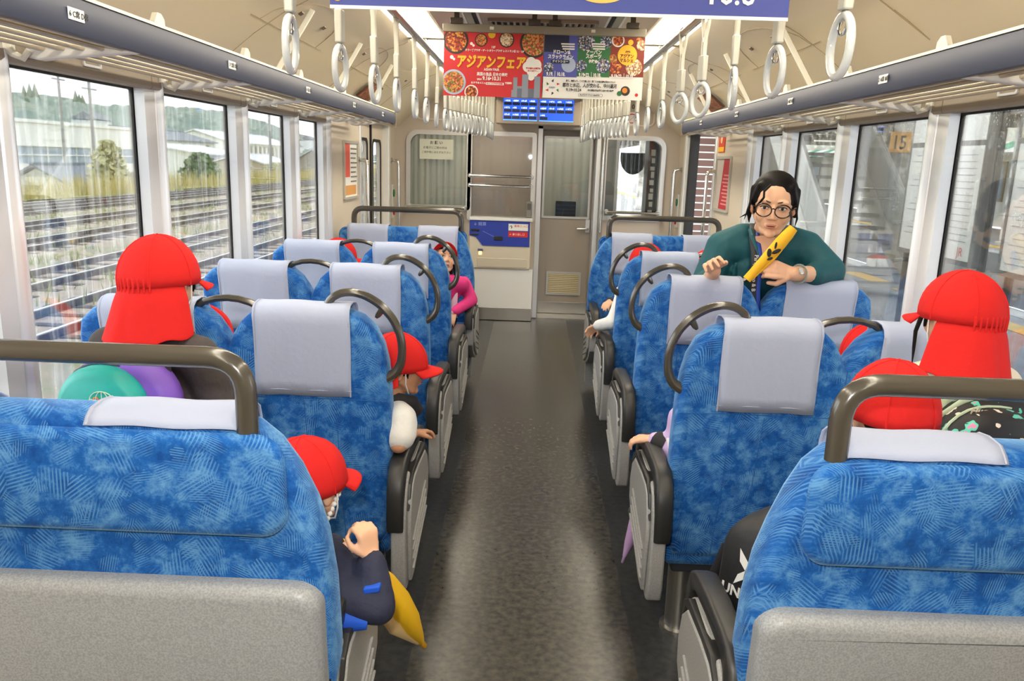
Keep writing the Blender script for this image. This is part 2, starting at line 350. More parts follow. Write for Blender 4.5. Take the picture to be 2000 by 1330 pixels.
    # grab poles by the door
    for k, yy in enumerate((DY0-.10, DY1+.17)):
        T = thing('grab_pole', ('chrome grab pole on the near side of the %s doorway' % side) if k == 0 else ('chrome grab pole between the %s doorway and cab partition' % side), 'grab pole', 'door grab poles', (WX(s, .07), yy, .7))
        MB().tube(rpath([(WX(s, 0), yy, 1.53), (WX(s, .075), yy, 1.53), (WX(s, .075), yy, .62), (WX(s, 0), yy, .62)], .07), .014, 10).build('rail', CHROME, T)
        for zz in (1.53, .62): MB().cyl((WX(s, .012), yy, zz), (WX(s, 0), yy, zz), .026).build('wall_flange', CHROME, T)
    # framed wall poster beside the door
    T = thing('wall_poster', ('red and white framed notice on the left wall panel, beside the grab pole' if s < 0 else 'dark red framed notice on the right wall panel, behind the standing woman'), 'poster', None, (WX(s, 0), 6.0, 1.25))
    ya, yb, za, zb = (5.80, 6.26, 1.245, 1.665) if s < 0 else (5.84, 6.30, 1.24, 1.64)
    MB().ring(rrect(ya, yb, za, zb, .01, 3), rrect(ya+.018, yb-.018, za+.018, zb-.018, .004, 3), 'x', WX(s, .001), WX(s, .016)).build('frame', mat('poster_frame', (205, 200, 188), .3, .3), T)
    MB().box(WX(s, .001), WX(s, .006), ya+.016, yb-.016, za+.016, zb-.016).build('sheet', PAPER if s < 0 else mat('grey_sheet', (196, 186, 178), .6), T, smooth=0)
    if s < 0:
        MB().box(WX(s, .006), WX(s, .008), ya+.02, ya+.20, za+.16, zb-.02).build('print', mat('coral_print', (226, 92, 74), .6), T, smooth=0)
        MB().box(WX(s, .006), WX(s, .008), ya+.02, yb-.06, za+.03, za+.10).build('print', mat('amber_print', (222, 160, 92), .6), T, smooth=0)
        for k in range(8): MB().box(WX(s, .006), WX(s, .0085), ya+.23, yb-.03-.02*(k % 3), zb-.06-k*.034, zb-.05-k*.034).build('print_line', mat('taupe_print', (126, 112, 100), .6), T, smooth=0)
    else:
        MB().prism([(ya+.02, za+.02), (yb-.16, za+.02), (yb-.24, zb-.02), (ya+.02, zb-.02)], 'x', WX(s, .006), WX(s, .008)).build('print', mat('crimson_print', (186, 46, 58), .6), T, smooth=0)
        for k in range(9): MB().box(WX(s, .008), WX(s, .0085), ya+.05, ya+.19+.02*(k % 3), zb-.14-k*.026, zb-.13-k*.026).build('print_line', mat('pink_print', (226, 150, 150), .6), T, smooth=0)
T = thing('hanging_flyer', 'small orange and yellow flyer on the right wall above the dark red notice', 'flyer', None, (WX(1, 0), 6.2, 1.68))
MB().box(WX(1, .001), WX(1, .006), 6.10, 6.30, 1.67, 1.84).build('sheet', mat('orange_print', (206, 70, 36), .6), T, smooth=0)
MB().box(WX(1, .006), WX(1, .008), 6.11, 6.29, 1.675, 1.71).build('print', mat('yellow_print', (236, 182, 40), .6), T, smooth=0)
MB().disc((WX(1, .008), 6.2, 1.77), .035, 'x').build('print', mat('peach_print', (238, 190, 150), .6), T)
# wall behind the camera
MB().box(C-1.46, C+1.46, Y0-.06, Y0, 0, 2.4).build('wall_back', CABWALL, kind='structure', smooth=0)
# ------------------------------------------------------------------ ceiling
prof = [(0, 2.31), (.44, 2.31), (.50, 2.285), (.545, 2.235), (.56, 2.235), (.56, 2.275), (.765, 2.275), (.765, 2.225), (.80, 2.205), (.92, 2.16), (1.04, 2.10), (1.16, 2.02), (1.26, 1.94), (1.34, 1.87), (1.386, 1.838)]
full = [(C-a, b) for a, b in reversed(prof)] + [(C+a, b) for a, b in prof[1:]]
outer = [(C+(a-C)*1.04, b+.06) for a, b in full]
cm = MB()
for (a, b), (c, d), (e, f_), (g, h) in zip(full, full[1:], outer, outer[1:]):
    pass
cm.prism(full + [(C+1.52, 1.9), (C+1.52, 2.40), (C-1.52, 2.40), (C-1.52, 1.9)], 'y', Y0-.06, 8.02)
ceil = cm.build('ceiling', CREAM, kind='structure', smooth=32)
MID = mat('grey_ceiling_centre', (176, 166, 152), .5)
MB().box(C-.43, C+.43, Y0, 8.0, 2.302, 2.312).build('centre_panel', MID, ceil, smooth=0)
SEAM = mat('panel_seam', (176, 158, 124), .7)
def zc(u):
    for (a, b), (c, d) in zip(prof, prof[1:]):
        if a <= u <= c and c > a: return b + (d-b)*(u-a)/(c-a)
for s in (-1, 1):
    for y in (.9, 1.82, 3.35, 4.9, 6.5):
        yy = y + (.0 if s < 0 else .14)
        MB().tube([(C+s*u, yy, zc(u)-.0005) for u in (.78, .80, .86, .92, .98, 1.04, 1.10, 1.16, 1.21, 1.26, 1.30, 1.34)], .0022, 4).build('panel_seam', SEAM, ceil)
    for y in (3.15, 4.40, 5.55):     # access lids with a long lower seam, an arched upper seam and latches
        a, b = y + (.25 if s > 0 else 0), y + 1.0 + (.25 if s > 0 else 0)
        p = lambda u, yy: (C+s*u, yy, zc(u)-.0005)
        MB().tube([p(1.10, a+(b-a)*i/8) for i in range(9)], .0018, 4).build('lid_seam', SEAM, ceil)
        MB().tube([p(1.10-.19*math.sin(math.pi*min(i, 12)/12), a+.1+(b-a-.2)*(.5-.5*math.cos(math.pi*i/12))) for i in range(13)], .0018, 4).build('lid_seam', SEAM, ceil)
        for k in (.32, .68):
            yy = a+(b-a)*k; q = Vector(p(1.0, yy))
            MB().obox(q, (0, .018, 0), (s*.008, 0, -.0045), (0, 0, .004)).build('lid_latch', mat('latch_bronze', (112, 96, 70), .4, .4), ceil, smooth=0)
p = lambda u, yy: (C+u, yy, zc(u)-.0005)
for pts in ([p(1.22, 1.95), p(1.0, 2.05), p(.86, 2.12)], [p(1.22, 2.72), p(1.04, 2.74), p(1.0, 2.70), p(.93, 1.7)], [p(1.22, 2.72), p(1.10, 2.73)]):
    MB().tube(rpath(pts, .03), .002, 4).build('panel_seam', SEAM, ceil)
q = Vector(p(1.14, 2.22)); MB().obox(q, (0, .02, 0), (.016, 0, -.011), (.003, 0, .004)).build('ceiling_latch', mat('latch_brown', (70, 56, 44), .5), ceil, smooth=0)
q = Vector(p(1.02, 2.66)); MB().ell(q, (.008, .008, .006)).build('ceiling_screw', SEAM, ceil)
# linear air slots on either side of the middle
for s in (-1, 1):
    for a, b, mm, z in ((.355, .375, DARKGAP, 2.300), (.34, .352, WHITE, 2.297), (.378, .415, mat('slot_grey', (112, 108, 100), .4, .5), 2.296), (.418, .43, WHITE, 2.297)):
        MB().box(C+s*a, C+s*b, .2, 7.2, z, 2.308).build('air_slot', mm, ceil, smooth=0)
# fluorescent trough covers
for s, side in ((-1, 'left'), (1, 'right')):
    for k, y in enumerate((-1.9, -.55, .8, 2.15, 3.5, 4.85, 6.2)):
        pos = ['first', 'second', 'third', 'fourth', 'fifth', 'sixth', 'seventh'][k]
        T = thing('ceiling_light', 'long cream lit cover in the %s ceiling light row, %s from the rear' % (side, pos), 'ceiling light', 'ceiling light covers', (C+s*.66, y+.65, 2.25))
        sec = [(C+s*(.565+.195*i/8), 2.232+.030*math.sin(math.pi*i/8)) for i in range(9)]
        sec2 = [(a, b+.006) for a, b in sec]
        MB().prism(sec + sec2[::-1], 'y', y, y+1.28).build('diffuser', mat('lit_diffuser', (255, 248, 230), .5, emit=((255, 244, 222), 11.0)), T, smooth=50)
        for yy in (y-.025, y+1.275): MB().box(C+s*.56, C+s*.768, yy, yy+.03, 2.222, 2.272).build('end_frame', CREAM, T, smooth=0)
# ceiling air conditioner grilles
for k, (a, b) in enumerate(((1.2, 2.3), (4.55, 6.1))):
    T = thing('air_grille', ('large slatted ceiling air grille behind the twin posters' if k else 'slatted ceiling air grille above the blue banner'), 'air grille', None, (C, (a+b)/2, 2.29))
    MB().ring(rrect(C-.30, C+.30, a, b, .02, 3), rrect(C-.28, C+.28, a+.02, b-.02, .01, 3), 'z', 2.285, 2.304).build('frame', mat('grille_frame', (150, 138, 120), .5), T)
    for i in range(17):
        x = C-.27+i*.0338
        MB().prism([(x, 2.303), (x+.006, 2.303), (x+.02, 2.283), (x+.014, 2.283)], 'y', a+.02, b-.02).build('slat', mat('grille_slat', (146, 136, 122), .5), T, smooth=0)
    MB().box(C-.28, C+.28, a+.02, b-.02, 2.3015, 2.3045).build('backing', mat('grille_backing', (58, 52, 46), .8), T, smooth=0)
# ------------------------------------------------------------------ cab partition
mb = MB(); XA, XB = C-1.46, C+1.46
holed(mb, 'y', 8.0, 8.06, XA, XB, 0, 2.36, [(-1.216, -.642, 1.10, 1.80), (-.612, -.005, 1.0, 1.805), (.035, .655, -.01, 1.905), (.70, 1.25, 1.05, 1.805)])
mb.build('wall_front', CABWALL, kind='structure', smooth=0)
TRM = mat('silver_frame', (206, 206, 204), .3, .4)
def cabwin(n, x0, x1, z0, z1, rad, curtain=None):
    W = thing('window_%d' % n, loc=((x0+x1)/2, 8.0, z0), kind='structure')
    MB().ring(rrect(x0-.03, x1+.03, z0-.03, z1+.03, tuple(q+.025 for q in rad), 6), rrect(x0+.012, x1-.012, z0+.012, z1-.012, rad, 6), 'y', 7.975, 8.062).build('frame', TRM, W, smooth=35)
    if rad[3] > .05 or rad[2] > .05:
        i = 3 if rad[3] > .05 else 2; q = rad[i]; cx, sg = (x0, 1) if i == 3 else (x1, -1)
        MB().prism([(cx-sg*.005, z1+.005), (cx-sg*.005, z1-q-.02)] + [(cx+sg*(.012+q-q*math.cos(a)), z1-.012-q+q*math.sin(a)) for a in [math.pi/2*t/6 for t in range(7)]] + [(cx+sg*(q+.03), z1+.005)], 'y', 7.99, 8.05).build('corner_fillet', CABWALL, W, smooth=0)
    MB().box(x0-.005, x1+.005, 8.028, 8.034, z0-.005, z1+.005).build('pane', CLEAR, W, smooth=0)
    return W
cabwin(21, -1.216, -.642, 1.10, 1.80, (.02, .01, .01, .09)); cabwin(22, -.612, -.005, 1.0, 1.805, (.01,)*4); cabwin(23, .70, 1.25, 1.05, 1.805, (.01, .02, .09, .01))
# cab interior behind the glass
def curtain(x0, x1, y, z0, z1, col, label, amp=.012, per=.07):
    rows = [[(x0+(x1-x0)*i/60, y+amp*math.sin((x0+(x1-x0)*i/60)*2*math.pi/per+.6*math.sin(i*.7)), z) for i in range(61)] for z in (z0, z1)]
    o = MB().sheet(rows).build('cab_curtain', col, smooth=80); tag(o, label, 'curtain', 'cab curtains'); return o
curtain(-1.26, -.63, 8.14, .95, 2.0, curtain_mat('sage_curtain', (214, 216, 202)), 'sage grey pleated curtain behind the left cab window', .008, .06)
curtain(-.63, .02, 8.16, .9, 2.0, curtain_mat('taupe_curtain', (206, 192, 180)), 'taupe cloth curtain behind the window with two chrome bars', .004, .2)
curtain(.0, .69, 8.62, .9, 2.05, curtain_mat('grey_green_curtain', (196, 198, 188)), 'grey green curtain behind the cab door window', .006, .09)
CABI = mat('cab_interior_grey', (120, 120, 114), .6)
mb = MB(); holed(mb, 'y', 9.7, 9.76, XA, XB, 0, 2.4, [(1.0, 1.33, .9, 1.86)]); mb.box(XA, XB, 8.06, 9.7, -.06, 0).box(XA, XB, 8.06, 9.7, 2.36, 2.42)
mb.box(XA-.02, XA+.04, 8.06, 9.7, 0, 2.36).box(XB-.04, XB+.02, 8.06, 9.7, 0, 2.36); mb.build('wall_cab', CABI, kind='structure', smooth=0)
W = thing('window_24', loc=(1.16, 9.7, .9), kind='structure')
MB().ring(rrect(.97, 1.36, .87, 1.89, .03), rrect(1.005, 1.325, .905, 1.855, .05), 'y', 9.66, 9.72).build('frame', TRM, W)
MB().box(1.0, 1.33, 9.722, 9.728, .9, 1.86).build('pane', glass_mat('front_glass_rain', streak=.3, drops=.6), W, smooth=0)
MB().prism([(1.165+.15*math.cos(math.pi+math.pi*i/14), 1.64+.19*math.sin(math.pi+math.pi*i/14)) for i in range(15)] + [(1.315, 1.70), (1.015, 1.70)], 'y', 9.60, 9.64).build('sun_visor', mat('visor_dark', (40, 48, 52), .3), W, smooth=0)
for i in range(6): MB().box(1.03+i*.05, 1.035+i*.05, 9.595, 9.60, 1.50, 1.69).build('visor_rib', mat('visor_rib', (120, 132, 136), .3), W, smooth=0)
T = thing('cab_fill_light', 'added fill light on the driver cab ceiling, brightening the curtains', 'lamp', None, (.2, 8.9, 2.3))  # added fill light, brightens the curtains behind the cab glass
MB().box(-.9, 1.0, 8.75, 9.05, 2.315, 2.36).build('fitting', WHITE, T, smooth=0); MB().box(-.85, .95, 8.79, 9.01, 2.305, 2.315).build('diffuser', mat('cab_fill_diffuser', (255, 246, 226), .5, emit=((255, 248, 236), 15)), T, smooth=0)
T = thing('cab_equipment_rack', 'dark narrow equipment rack with white tags behind the right cab window', 'equipment rack', None, (1.32, 8.7, 0))
MB().box(1.20, 1.36, 8.6, 8.9, .0, 2.0).build('cabinet', mat('cab_dark', (46, 50, 50), .5), T, bevel=.008)
for i in range(9): MB().box(1.225+.01*(i % 2), 1.27, 8.594, 8.60, 1.06+i*.075, 1.10+i*.075+.012*(i % 3)).build('tag', PAPER, T, smooth=0)
T = thing('binder_box', 'black slotted document box seen through the cab door window', 'document box', None, (.36, 8.55, 1.0))
MB().box(.25, .46, 8.48, 8.58, .99, 1.165).build('body', BLACKP, T, bevel=.006)
for i in range(4): MB().box(.258, .452, 8.474, 8.48, 1.005+i*.04, 1.01+i*.04).build('shelf_edge', mat('dim_grey', (92, 92, 92), .5), T, smooth=0)
T = thing('cab_shelf', 'grey cab counter below the document box', 'counter', None, (.36, 8.52, .9))
MB().box(.0, .69, 8.42, 8.60, .93, .989).build('counter_top', CABI, T, bevel=.006); MB().box(.02, .67, 8.50, 8.60, .0, .93).build('counter_body', CABI, T, smooth=0)
# cab door
D = thing('door_3', loc=(.345, 8.3, 0), kind='structure')
DGR = mat('cab_door_grey', (172, 162, 150), .42)
MB().ring(rrect(.085, .61, .012, 1.87, .004), rrect(.118, .572, 1.02, 1.80, .012), 'y', 8.28, 8.32).build('door_leaf', DGR, D, smooth=0)
MB().ring(rrect(.10, .59, 1.002, 1.818, .012), rrect(.122, .568, 1.024, 1.796, .008), 'y', 8.268, 8.285).build('window_frame', TRM, D)
MB().box(.115, .575, 8.298, 8.304, 1.015, 1.805).build('pane', CLEAR, D, smooth=0)
MB().box(.09, .605, 8.272, 8.281, .015, .135).build('kick_plate', STEEL, D, bevel=.002)
MB().ring(rrect(.175, .535, .21, .455, .004, 2), rrect(.195, .515, .23, .435, .002, 2), 'y', 8.268, 8.281).build('louver_frame', TRM, D, smooth=0)
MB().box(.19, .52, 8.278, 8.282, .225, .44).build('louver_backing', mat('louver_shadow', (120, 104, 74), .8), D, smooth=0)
for i in range(11):
    z = .232+i*.0188; MB().prism([(8.280, z+.012), (8.268, z), (8.268, z+.010), (8.280, z+.0165)], 'x', .196, .514).build('louver_slat', mat('louver_cream', (222, 208, 172), .4), D, smooth=0)
MB().box(.555, .60, 8.268, 8.281, .865, 1.0).build('lock_plate', ALU, D, bevel=.004)
hd = MB().tube(rpath([(.578, 8.27, .905), (.578, 8.235, .905), (.47, 8.235, .905)], .02), .011, 10); hd.build('handle', CHROME, D)
for x0, x1, z0, z1 in ((.035, .085, 0, 1.905), (.61, .655, 0, 1.905), (.035, .655, 1.872, 1.91)):
    MB().box(x0, x1, 8.0, 8.34, z0, z1).build('door_frame', DGR if x1 - x0 > .1 else ALU, D, bevel=.004)
MB().box(.02, .68, 7.975, 7.998, 1.905, 1.935).build('door_track', ALU, D, bevel=.003)
MB().box(.655, .70, 7.955, 7.998, .02, 1.90).build('door_pillar', mat('pillar_grey', (150, 146, 140), .35, .4), D, bevel=.01)
MB().cyl((.675, 7.945, .9), (.675, 7.945, 1.86), .011, 10).build('edge_rail', CHROME, D)
MB().box(.04, .65, 8.0, 8.30, .0, .012).build('threshold', STEEL, D, smooth=0)
# chrome bars across the cab windows
for nm, x0, x1, z, y, lab in (('window_bar', -.625, -.005, 1.412, 7.90, 'upper chrome bar across the taupe cab window'), ('window_bar', -.625, -.005, 1.319, 7.90, 'lower chrome bar across the taupe cab window'),
                              ('window_rail', -1.235, -.65, 1.095, 7.88, 'chrome rail below the left cab window with the notice'), ('window_rail', .72, 1.25, 1.105, 7.88, 'chrome rail below the right cab window')):
    T = thing(nm, lab, 'rail', 'chrome rails on the cab partition', ((x0+x1)/2, y, z))
    MB().cyl((x0+.01, y, z), (x1-.01, y, z), .013, 12).build('bar', CHROME, T)
    for x in (x0+.012, x1-.012): MB().tube([(x, y, z), (x, (y+7.98)/2, z), (x, 7.976, z)], [.018, .018, .024], 10).build('end_bracket', TRM, T)
# notice inside the left cab window
T = thing('paper_notice', 'white paper notice taped inside the left cab window', 'notice', None, (-.96, 8.02, 1.6))
MB().box(-1.12, -.79, 8.020, 8.0225, 1.555, 1.745).build('sheet', mat('notice_paper', (222, 224, 208), .7), T, smooth=0)
text('お 願 い', .036, INK, (-1.02, 8.0195, 1.70), T, bold=.0006); text('お電子にご用の方は', .026, INK, (-1.085, 8.0195, 1.655), T); text('ご用件等におたずね下さい', .024, INK, (-1.10, 8.0195, 1.612), T)
# signs above the right cab window
T = thing('extinguisher_sign', 'small cream sign with a down arrow and a red extinguisher pictogram', 'sign', None, (.80, 7.998, 1.82))
MB().box(.735, .875, 7.992, 7.9995, 1.838, 1.90).build('plate', mat('cream_sign', (214, 208, 176), .5), T, smooth=0)
MB().box(.812, .873, 7.990, 7.992, 1.840, 1.898).build('red_square', PRINTR, T, smooth=0); MB().box(.836, .85, 7.988, 7.990, 1.848, 1.89).build('pictogram', PAPER, T, smooth=0)
ar = MB().box(.768, .774, 7.990, 7.992, 1.85, 1.893); ar.beam((.771, 7.991, 1.848), (.752, 7.991, 1.868), .002, .006, (0, 1, 0)); ar.beam((.771, 7.991, 1.848), (.790, 7.991, 1.868), .002, .006, (0, 1, 0)); ar.build('arrow', INK, T, smooth=0)
T = thing('car_number', 'dark car number lettering on the partition, half hidden by strap rings', 'lettering', None, (.9, 7.998, 2.09)); text('1-313-109', .06, mat('number_ink', (58, 54, 48), .6), (.735, 7.9985, 2.085), T, bold=.001)
T = thing('warning_sticker', 'white sticker with a red curved no smoking mark, behind strap rings', 'sticker', None, (.95, 7.998, 2.0))
MB().box(.86, 1.0, 7.994, 7.9995, 1.935, 2.055).build('plate', PAPER, T, smooth=0)
MB().tube([(.93+.042*math.cos(a*.5), 7.993, 1.995+.042*math.sin(a*.5)) for a in range(13)], .005, 6, closed=True).build('red_ring', PRINTR, T)
MB().beam((.90, 7.993, 1.965), (.96, 7.993, 2.025), .003, .008, (0, 1, 0)).build('red_bar', PRINTR, T, smooth=0)
# service hatch outlines high on the partition
for k, (x0, x1, z0, z1) in enumerate(((-1.15, -.60, 1.925, 2.20), (.80, 1.15, 1.925, 2.20))):
    MB().ring(rrect(x0, x1, z0, z1, .05), rrect(x0+.012, x1-.012, z0+.012, z1-.012, .04), 'y', 7.988, 8.0).build('trim_%d' % (20+k), mat('hatch_trim', (226, 218, 204), .4), kind='structure')
MB().cyl((-1.09, 7.985, 2.10), (-1.09, 8.0, 2.10), .018).build('trim_22', STEEL, kind='structure')
# fare machine and cabinet below
T = thing('fare_machine', 'cream fare adjustment machine with a blue front panel, left of the cab door', 'fare machine', None, (-.3, 7.9, .5))
MB().box(-.60, -.0, 7.83, 7.999, .52, .99).build('body', mat('machine_cream', (216, 206, 186), .4), T, bevel=.008)
BLU = mat('machine_blue', (44, 66, 168), .4)
MB().prism([(-.60, .99), (-.60, .84), (-.55, .83), (-.535, .825), (-.47, .745), (-.012, .745), (-.012, .99)], 'y', 7.822, 7.832).build('front_panel', BLU, T, smooth=0)
MB().box(-.60, .01, 7.81, 7.999, .99, 1.02).build('top_ledge', WHITE, T, bevel=.004)
MB().box(-.36, -.275, 7.816, 7.824, .80, .84).build('coin_slot', BLACKP, T, bevel=.003); MB().box(-.585, -.50, 7.815, 7.824, .885, .905).build('card_slot', BLACKP, T, bevel=.003); MB().box(-.59, -.51, 7.815, 7.824, .845, .86).build('card_slot', BLACKP, T, bevel=.003)
MB().box(-.22, -.03, 7.819, 7.823, .90, .965).build('white_sticker', PAPER, T, smooth=0); MB().box(-.22, -.03, 7.819, 7.823, .838, .89).build('red_sticker', PRINTR, T, smooth=0)
text('乗車口 入口', .026, PRINTR, (-.165, 7.8185, .935), T); text('↑', .05, INK, (-.215, 7.8185, .915), T); text('← 乗り越し口', .024, PAPER, (-.21, 7.8185, .855), T); text('↓ 精算', .04, mat('pale_blue_print', (150, 170, 230), .5), (-.56, 7.8215, .94), T)
MB().beam((-.47, 7.821, .885), (-.36, 7.821, .835), .003, .006, (0, 1, 0)).build('guide_line', mat('pale_blue_print', (150, 170, 230), .5), T, smooth=0)
MB().box(-.515, -.465, 7.81, 7.832, .69, .715).build('lamp_hood', mat('hood_violet', (96, 96, 130), .4), T, bevel=.003); MB().box(-.505, -.475, 7.815, 7.832, .655, .69).build('lamp', mat('amber_lamp', (255, 225, 150), .3, emit=((255, 220, 140), 1.5)), T, bevel=.003)
MB().box(-.52, -.03, 7.824, 7.832, .535, .625).build('tray_door', mat('machine_cream2', (206, 196, 176), .4), T, bevel=.004)
T = thing('white_cabinet', 'white floor cabinet with a steel kick plate under the fare machine', 'cabinet', None, (-.3, 7.9, 0))
MB().box(-.60, .03, 7.85, 7.999, .012, .518).build('body', WHITE, T, bevel=.006); MB().box(-.60, .03, 7.838, 7.852, .005, .13).build('kick_plate', STEEL, T, bevel=.002)
T = thing('ledge_box', 'small grey box on the frame at the right end of the fare machine', 'box', None, (0, 7.95, 1.03)); MB().box(-.055, .0, 7.90, 7.974, 1.022, 1.18).build('body', mat('box_grey', (130, 126, 120), .4), T, bevel=.006); MB().box(-.045, -.01, 7.896, 7.90, 1.10, 1.16).build('face', mat('box_dark', (92, 90, 88), .4), T, smooth=0)
for s, lab in ((-1, 'green and red emergency button plate beside the left door'), (1, 'green and red emergency button plate beside the right door')):
    T = thing('emergency_button', lab, 'button plate', 'emergency buttons', (WX(s, 0), 7.86, 1.15))
    MB().box(WX(s, 0), WX(s, .012), 7.80, 7.90, .98, 1.30).build('plate', WHITE, T, bevel=.004)
    MB().disc((WX(s, .016), 7.85, 1.22), .035, 'x', h=.012).build('green_button', mat('green_button', (28, 130, 80), .4), T); MB().disc((WX(s, .016), 7.85, 1.05), .04, 'x', h=.012).build('red_button', PRINTR, T)
# ================================================================== luggage racks
ORD = ['first', 'second', 'third', 'fourth', 'fifth', 'sixth', 'seventh', 'eighth', 'ninth', 'tenth', 'eleventh', 'twelfth', 'thirteenth', 'fourteenth', 'fifteenth', 'sixteenth']
RY0, RY1 = .6, 6.02
for s, side in ((-1, 'left'), (1, 'right')):
    T = thing('luggage_rack', 'long luggage rack of cream bars with slate front edge over the %s windows' % side, 'luggage rack', 'luggage racks', (C+s*1.2, 3.3, 1.8))
    U = lambda u: C+s*u
    MB().prism([(U(1.045), 1.796), (U(1.040), 1.815), (U(1.043), 1.855), (U(1.052), 1.876), (U(1.066), 1.876), (U(1.062), 1.855), (U(1.060), 1.815), (U(1.066), 1.796)], 'y', RY0, RY1).build('fascia', SLATE, T, smooth=50)
    MB().prism([(U(1.048), 1.876), (U(1.05), 1.884), (U(1.075), 1.884), (U(1.075), 1.876)], 'y', RY0, RY1).build('edge_trim', TRIMY, T, smooth=0)
    MB().prism([(U(1.040), 1.774), (U(1.040), 1.886), (U(1.09), 1.886), (U(1.09), 1.80)], 'y', RY1, RY1+.012).build('end_cap', GREYB, T, smooth=0)
    for k in range(5):
        u = 1.10+k*.052; z = 1.806-k*.0015
        MB().cyl((U(u), RY0, z), (U(u), RY1, z), .008, 10).build('rack_bar', mat('rack_bar_beige', (196, 184, 160), .25, .35), T)
    for y in (1.32, 2.17, 3.02, 3.87, 4.72, 5.40, 5.95):
        MB().prism([(U(1.384), 1.845), (U(1.384), 1.80), (U(1.35), 1.775), (U(1.32), 1.770), (U(1.27), 1.777), (U(1.062), 1.796), (U(1.062), 1.814), (U(1.30), 1.818)], 'y', y-.017, y+.017).build('bracket', WHITE, T, bevel=.005)
    for y in (2.35, 3.05, 3.75, 4.6):
        MB().prism([(y-.035, 1.884), (y+.035, 1.884), (y+.03, 1.912), (y+.012, 1.925), (y-.012, 1.925), (y-.03, 1.90)], 'x', U(1.085), U(1.10)).build('top_clip', OFFW, T, smooth=0)
    for y in (3.36, 4.30, 5.25):
        MB().beam((U(1.07), y, 1.884), (U(.955), y+.12, 2.135), .022, .008, (0, 1, 0)).build('strut', OFFW, T, bevel=.002)
    for k, y in enumerate((1.84, 2.77, 3.69, 4.63, 5.5) if s < 0 else (1.70, 2.60, 3.51, 4.42, 5.34)):
        pl = MB().box(U(1.0405), U(1.0385), y-.032, y+.032, 1.822, 1.848).build('seat_label', WHITE, T, bevel=.0008)
        t2 = ('%d C席 D席' % (k+6)) if s < 0 else ('%d A席 B席' % (k+1))
        text(t2, .017, INK, (U(1.0375), y+s*-1*(-.030)*-1 if False else (y-.030 if s < 0 else y+.030), 1.829), pl, rot=(math.pi/2, 0, math.pi/2 if s < 0 else -math.pi/2), ext=.0003)
# ================================================================== strap poles and straps
POLEZ = 2.135
for s, side in ((-1, 'left'), (1, 'right')):
    T = thing('strap_pole', 'long steel strap pole under the %s ceiling lights' % side, 'pole', 'strap poles', (C+s*.62, 3, POLEZ))
    MB().tube(rpath([(C+s*.62, -1.5, POLEZ), (C+s*.62, 5.55, POLEZ), (C+s*.40, 6.42, POLEZ), (C+s*.40, 7.9, POLEZ)], .15), .0165, 12).build('rail', STEEL, T)
    for y in (.4, 1.6, 3.25, 4.8): MB().tube([(C+s*.62, y, POLEZ), (C+s*.66, y, 2.2), (C+s*.67, y, 2.235)], .011, 8).build('hanger', STEEL, T)
def make_strap():
    T = thing('hand_strap', None, 'hand strap', None, (0, 0, 0)); z = 0
    for sg in (-1, 1):
        MB().tube([(0, 0, .022), (0, sg*.017, .014), (0, sg*.021, -.01), (0, sg*.016, -.05), (0, sg*.006, -.095), (0, sg*.006, -.17)], .0042, 6, flat=2.2).build('belt', OFFW, T)
    MB().cyl((-.006, 0, -.10), (.006, 0, -.10), .008).build('rivet', CHROME, T)
    MB().box(-.011, .011, -.019, .019, -.252, -.158).build('sleeve', mat('sleeve_grey', (206, 206, 196), .4), T, bevel=.004)
    MB().tube([(0, -.008, -.252), (0, -.021, -.285), (0, -.010, -.300), (0, .010, -.300), (0, .021, -.285), (0, .008, -.252)], .0035, 8).build('wire_hanger', CHROME, T)
    MB().tube([(0, .052*math.sin(2*math.pi*i/28), -.320+.062*math.cos(2*math.pi*i/28)-.004) for i in range(28)], .0095, 10, closed=True).build('ring', RINGM, T)
    return T
strap0 = make_strap(); used = False
def put_strap(x, y, rz, label, group):
    global used
    t = strap0 if not used else copy_tree(strap0); used = True
    t.location = (x, y, POLEZ); t.rotation_euler = (random.uniform(-.02, .02), random.uniform(-.02, .02), rz); t['label'] = label; t['group'] = group
for s, side, ys in ((-1, 'left', (2.03, 2.52, 3.04, 3.53, 4.05, 4.56, 5.04, 5.46)), (1, 'right', (1.80, 2.29, 2.78, 3.29, 3.77, 4.28, 4.76, 5.3))):
    rot = {(-1, 0): .05, (1, 3): .45, (1, 2): -.1, (1, 4): .5, (1, 1): .12}
    for k, y in enumerate(ys): put_strap(C+s*.62, y, rot.get((s, k), random.uniform(-.12, .12)), 'white ring hand strap, %s from the camera along the %s pole' % (ORD[k], side), 'straps along the %s pole' % side)
    for k in range(11):
        t = k/10; put_strap(C+s*(.605-.20*t), 5.62+.82*t, s*-.25+random.uniform(-.1, .1), 'ring hand strap in the tight %s bunch, %s from its near end' % (side, ORD[k]), 'bunched straps at the %s end' % side)
    for k in range(5):
        put_strap(C+s*.40, 6.62+.2*k, random.uniform(-.1, .1), 'ring hand strap behind the tight %s bunch, %s beyond it' % (side, ORD[k]), 'far straps on the %s pole' % side)
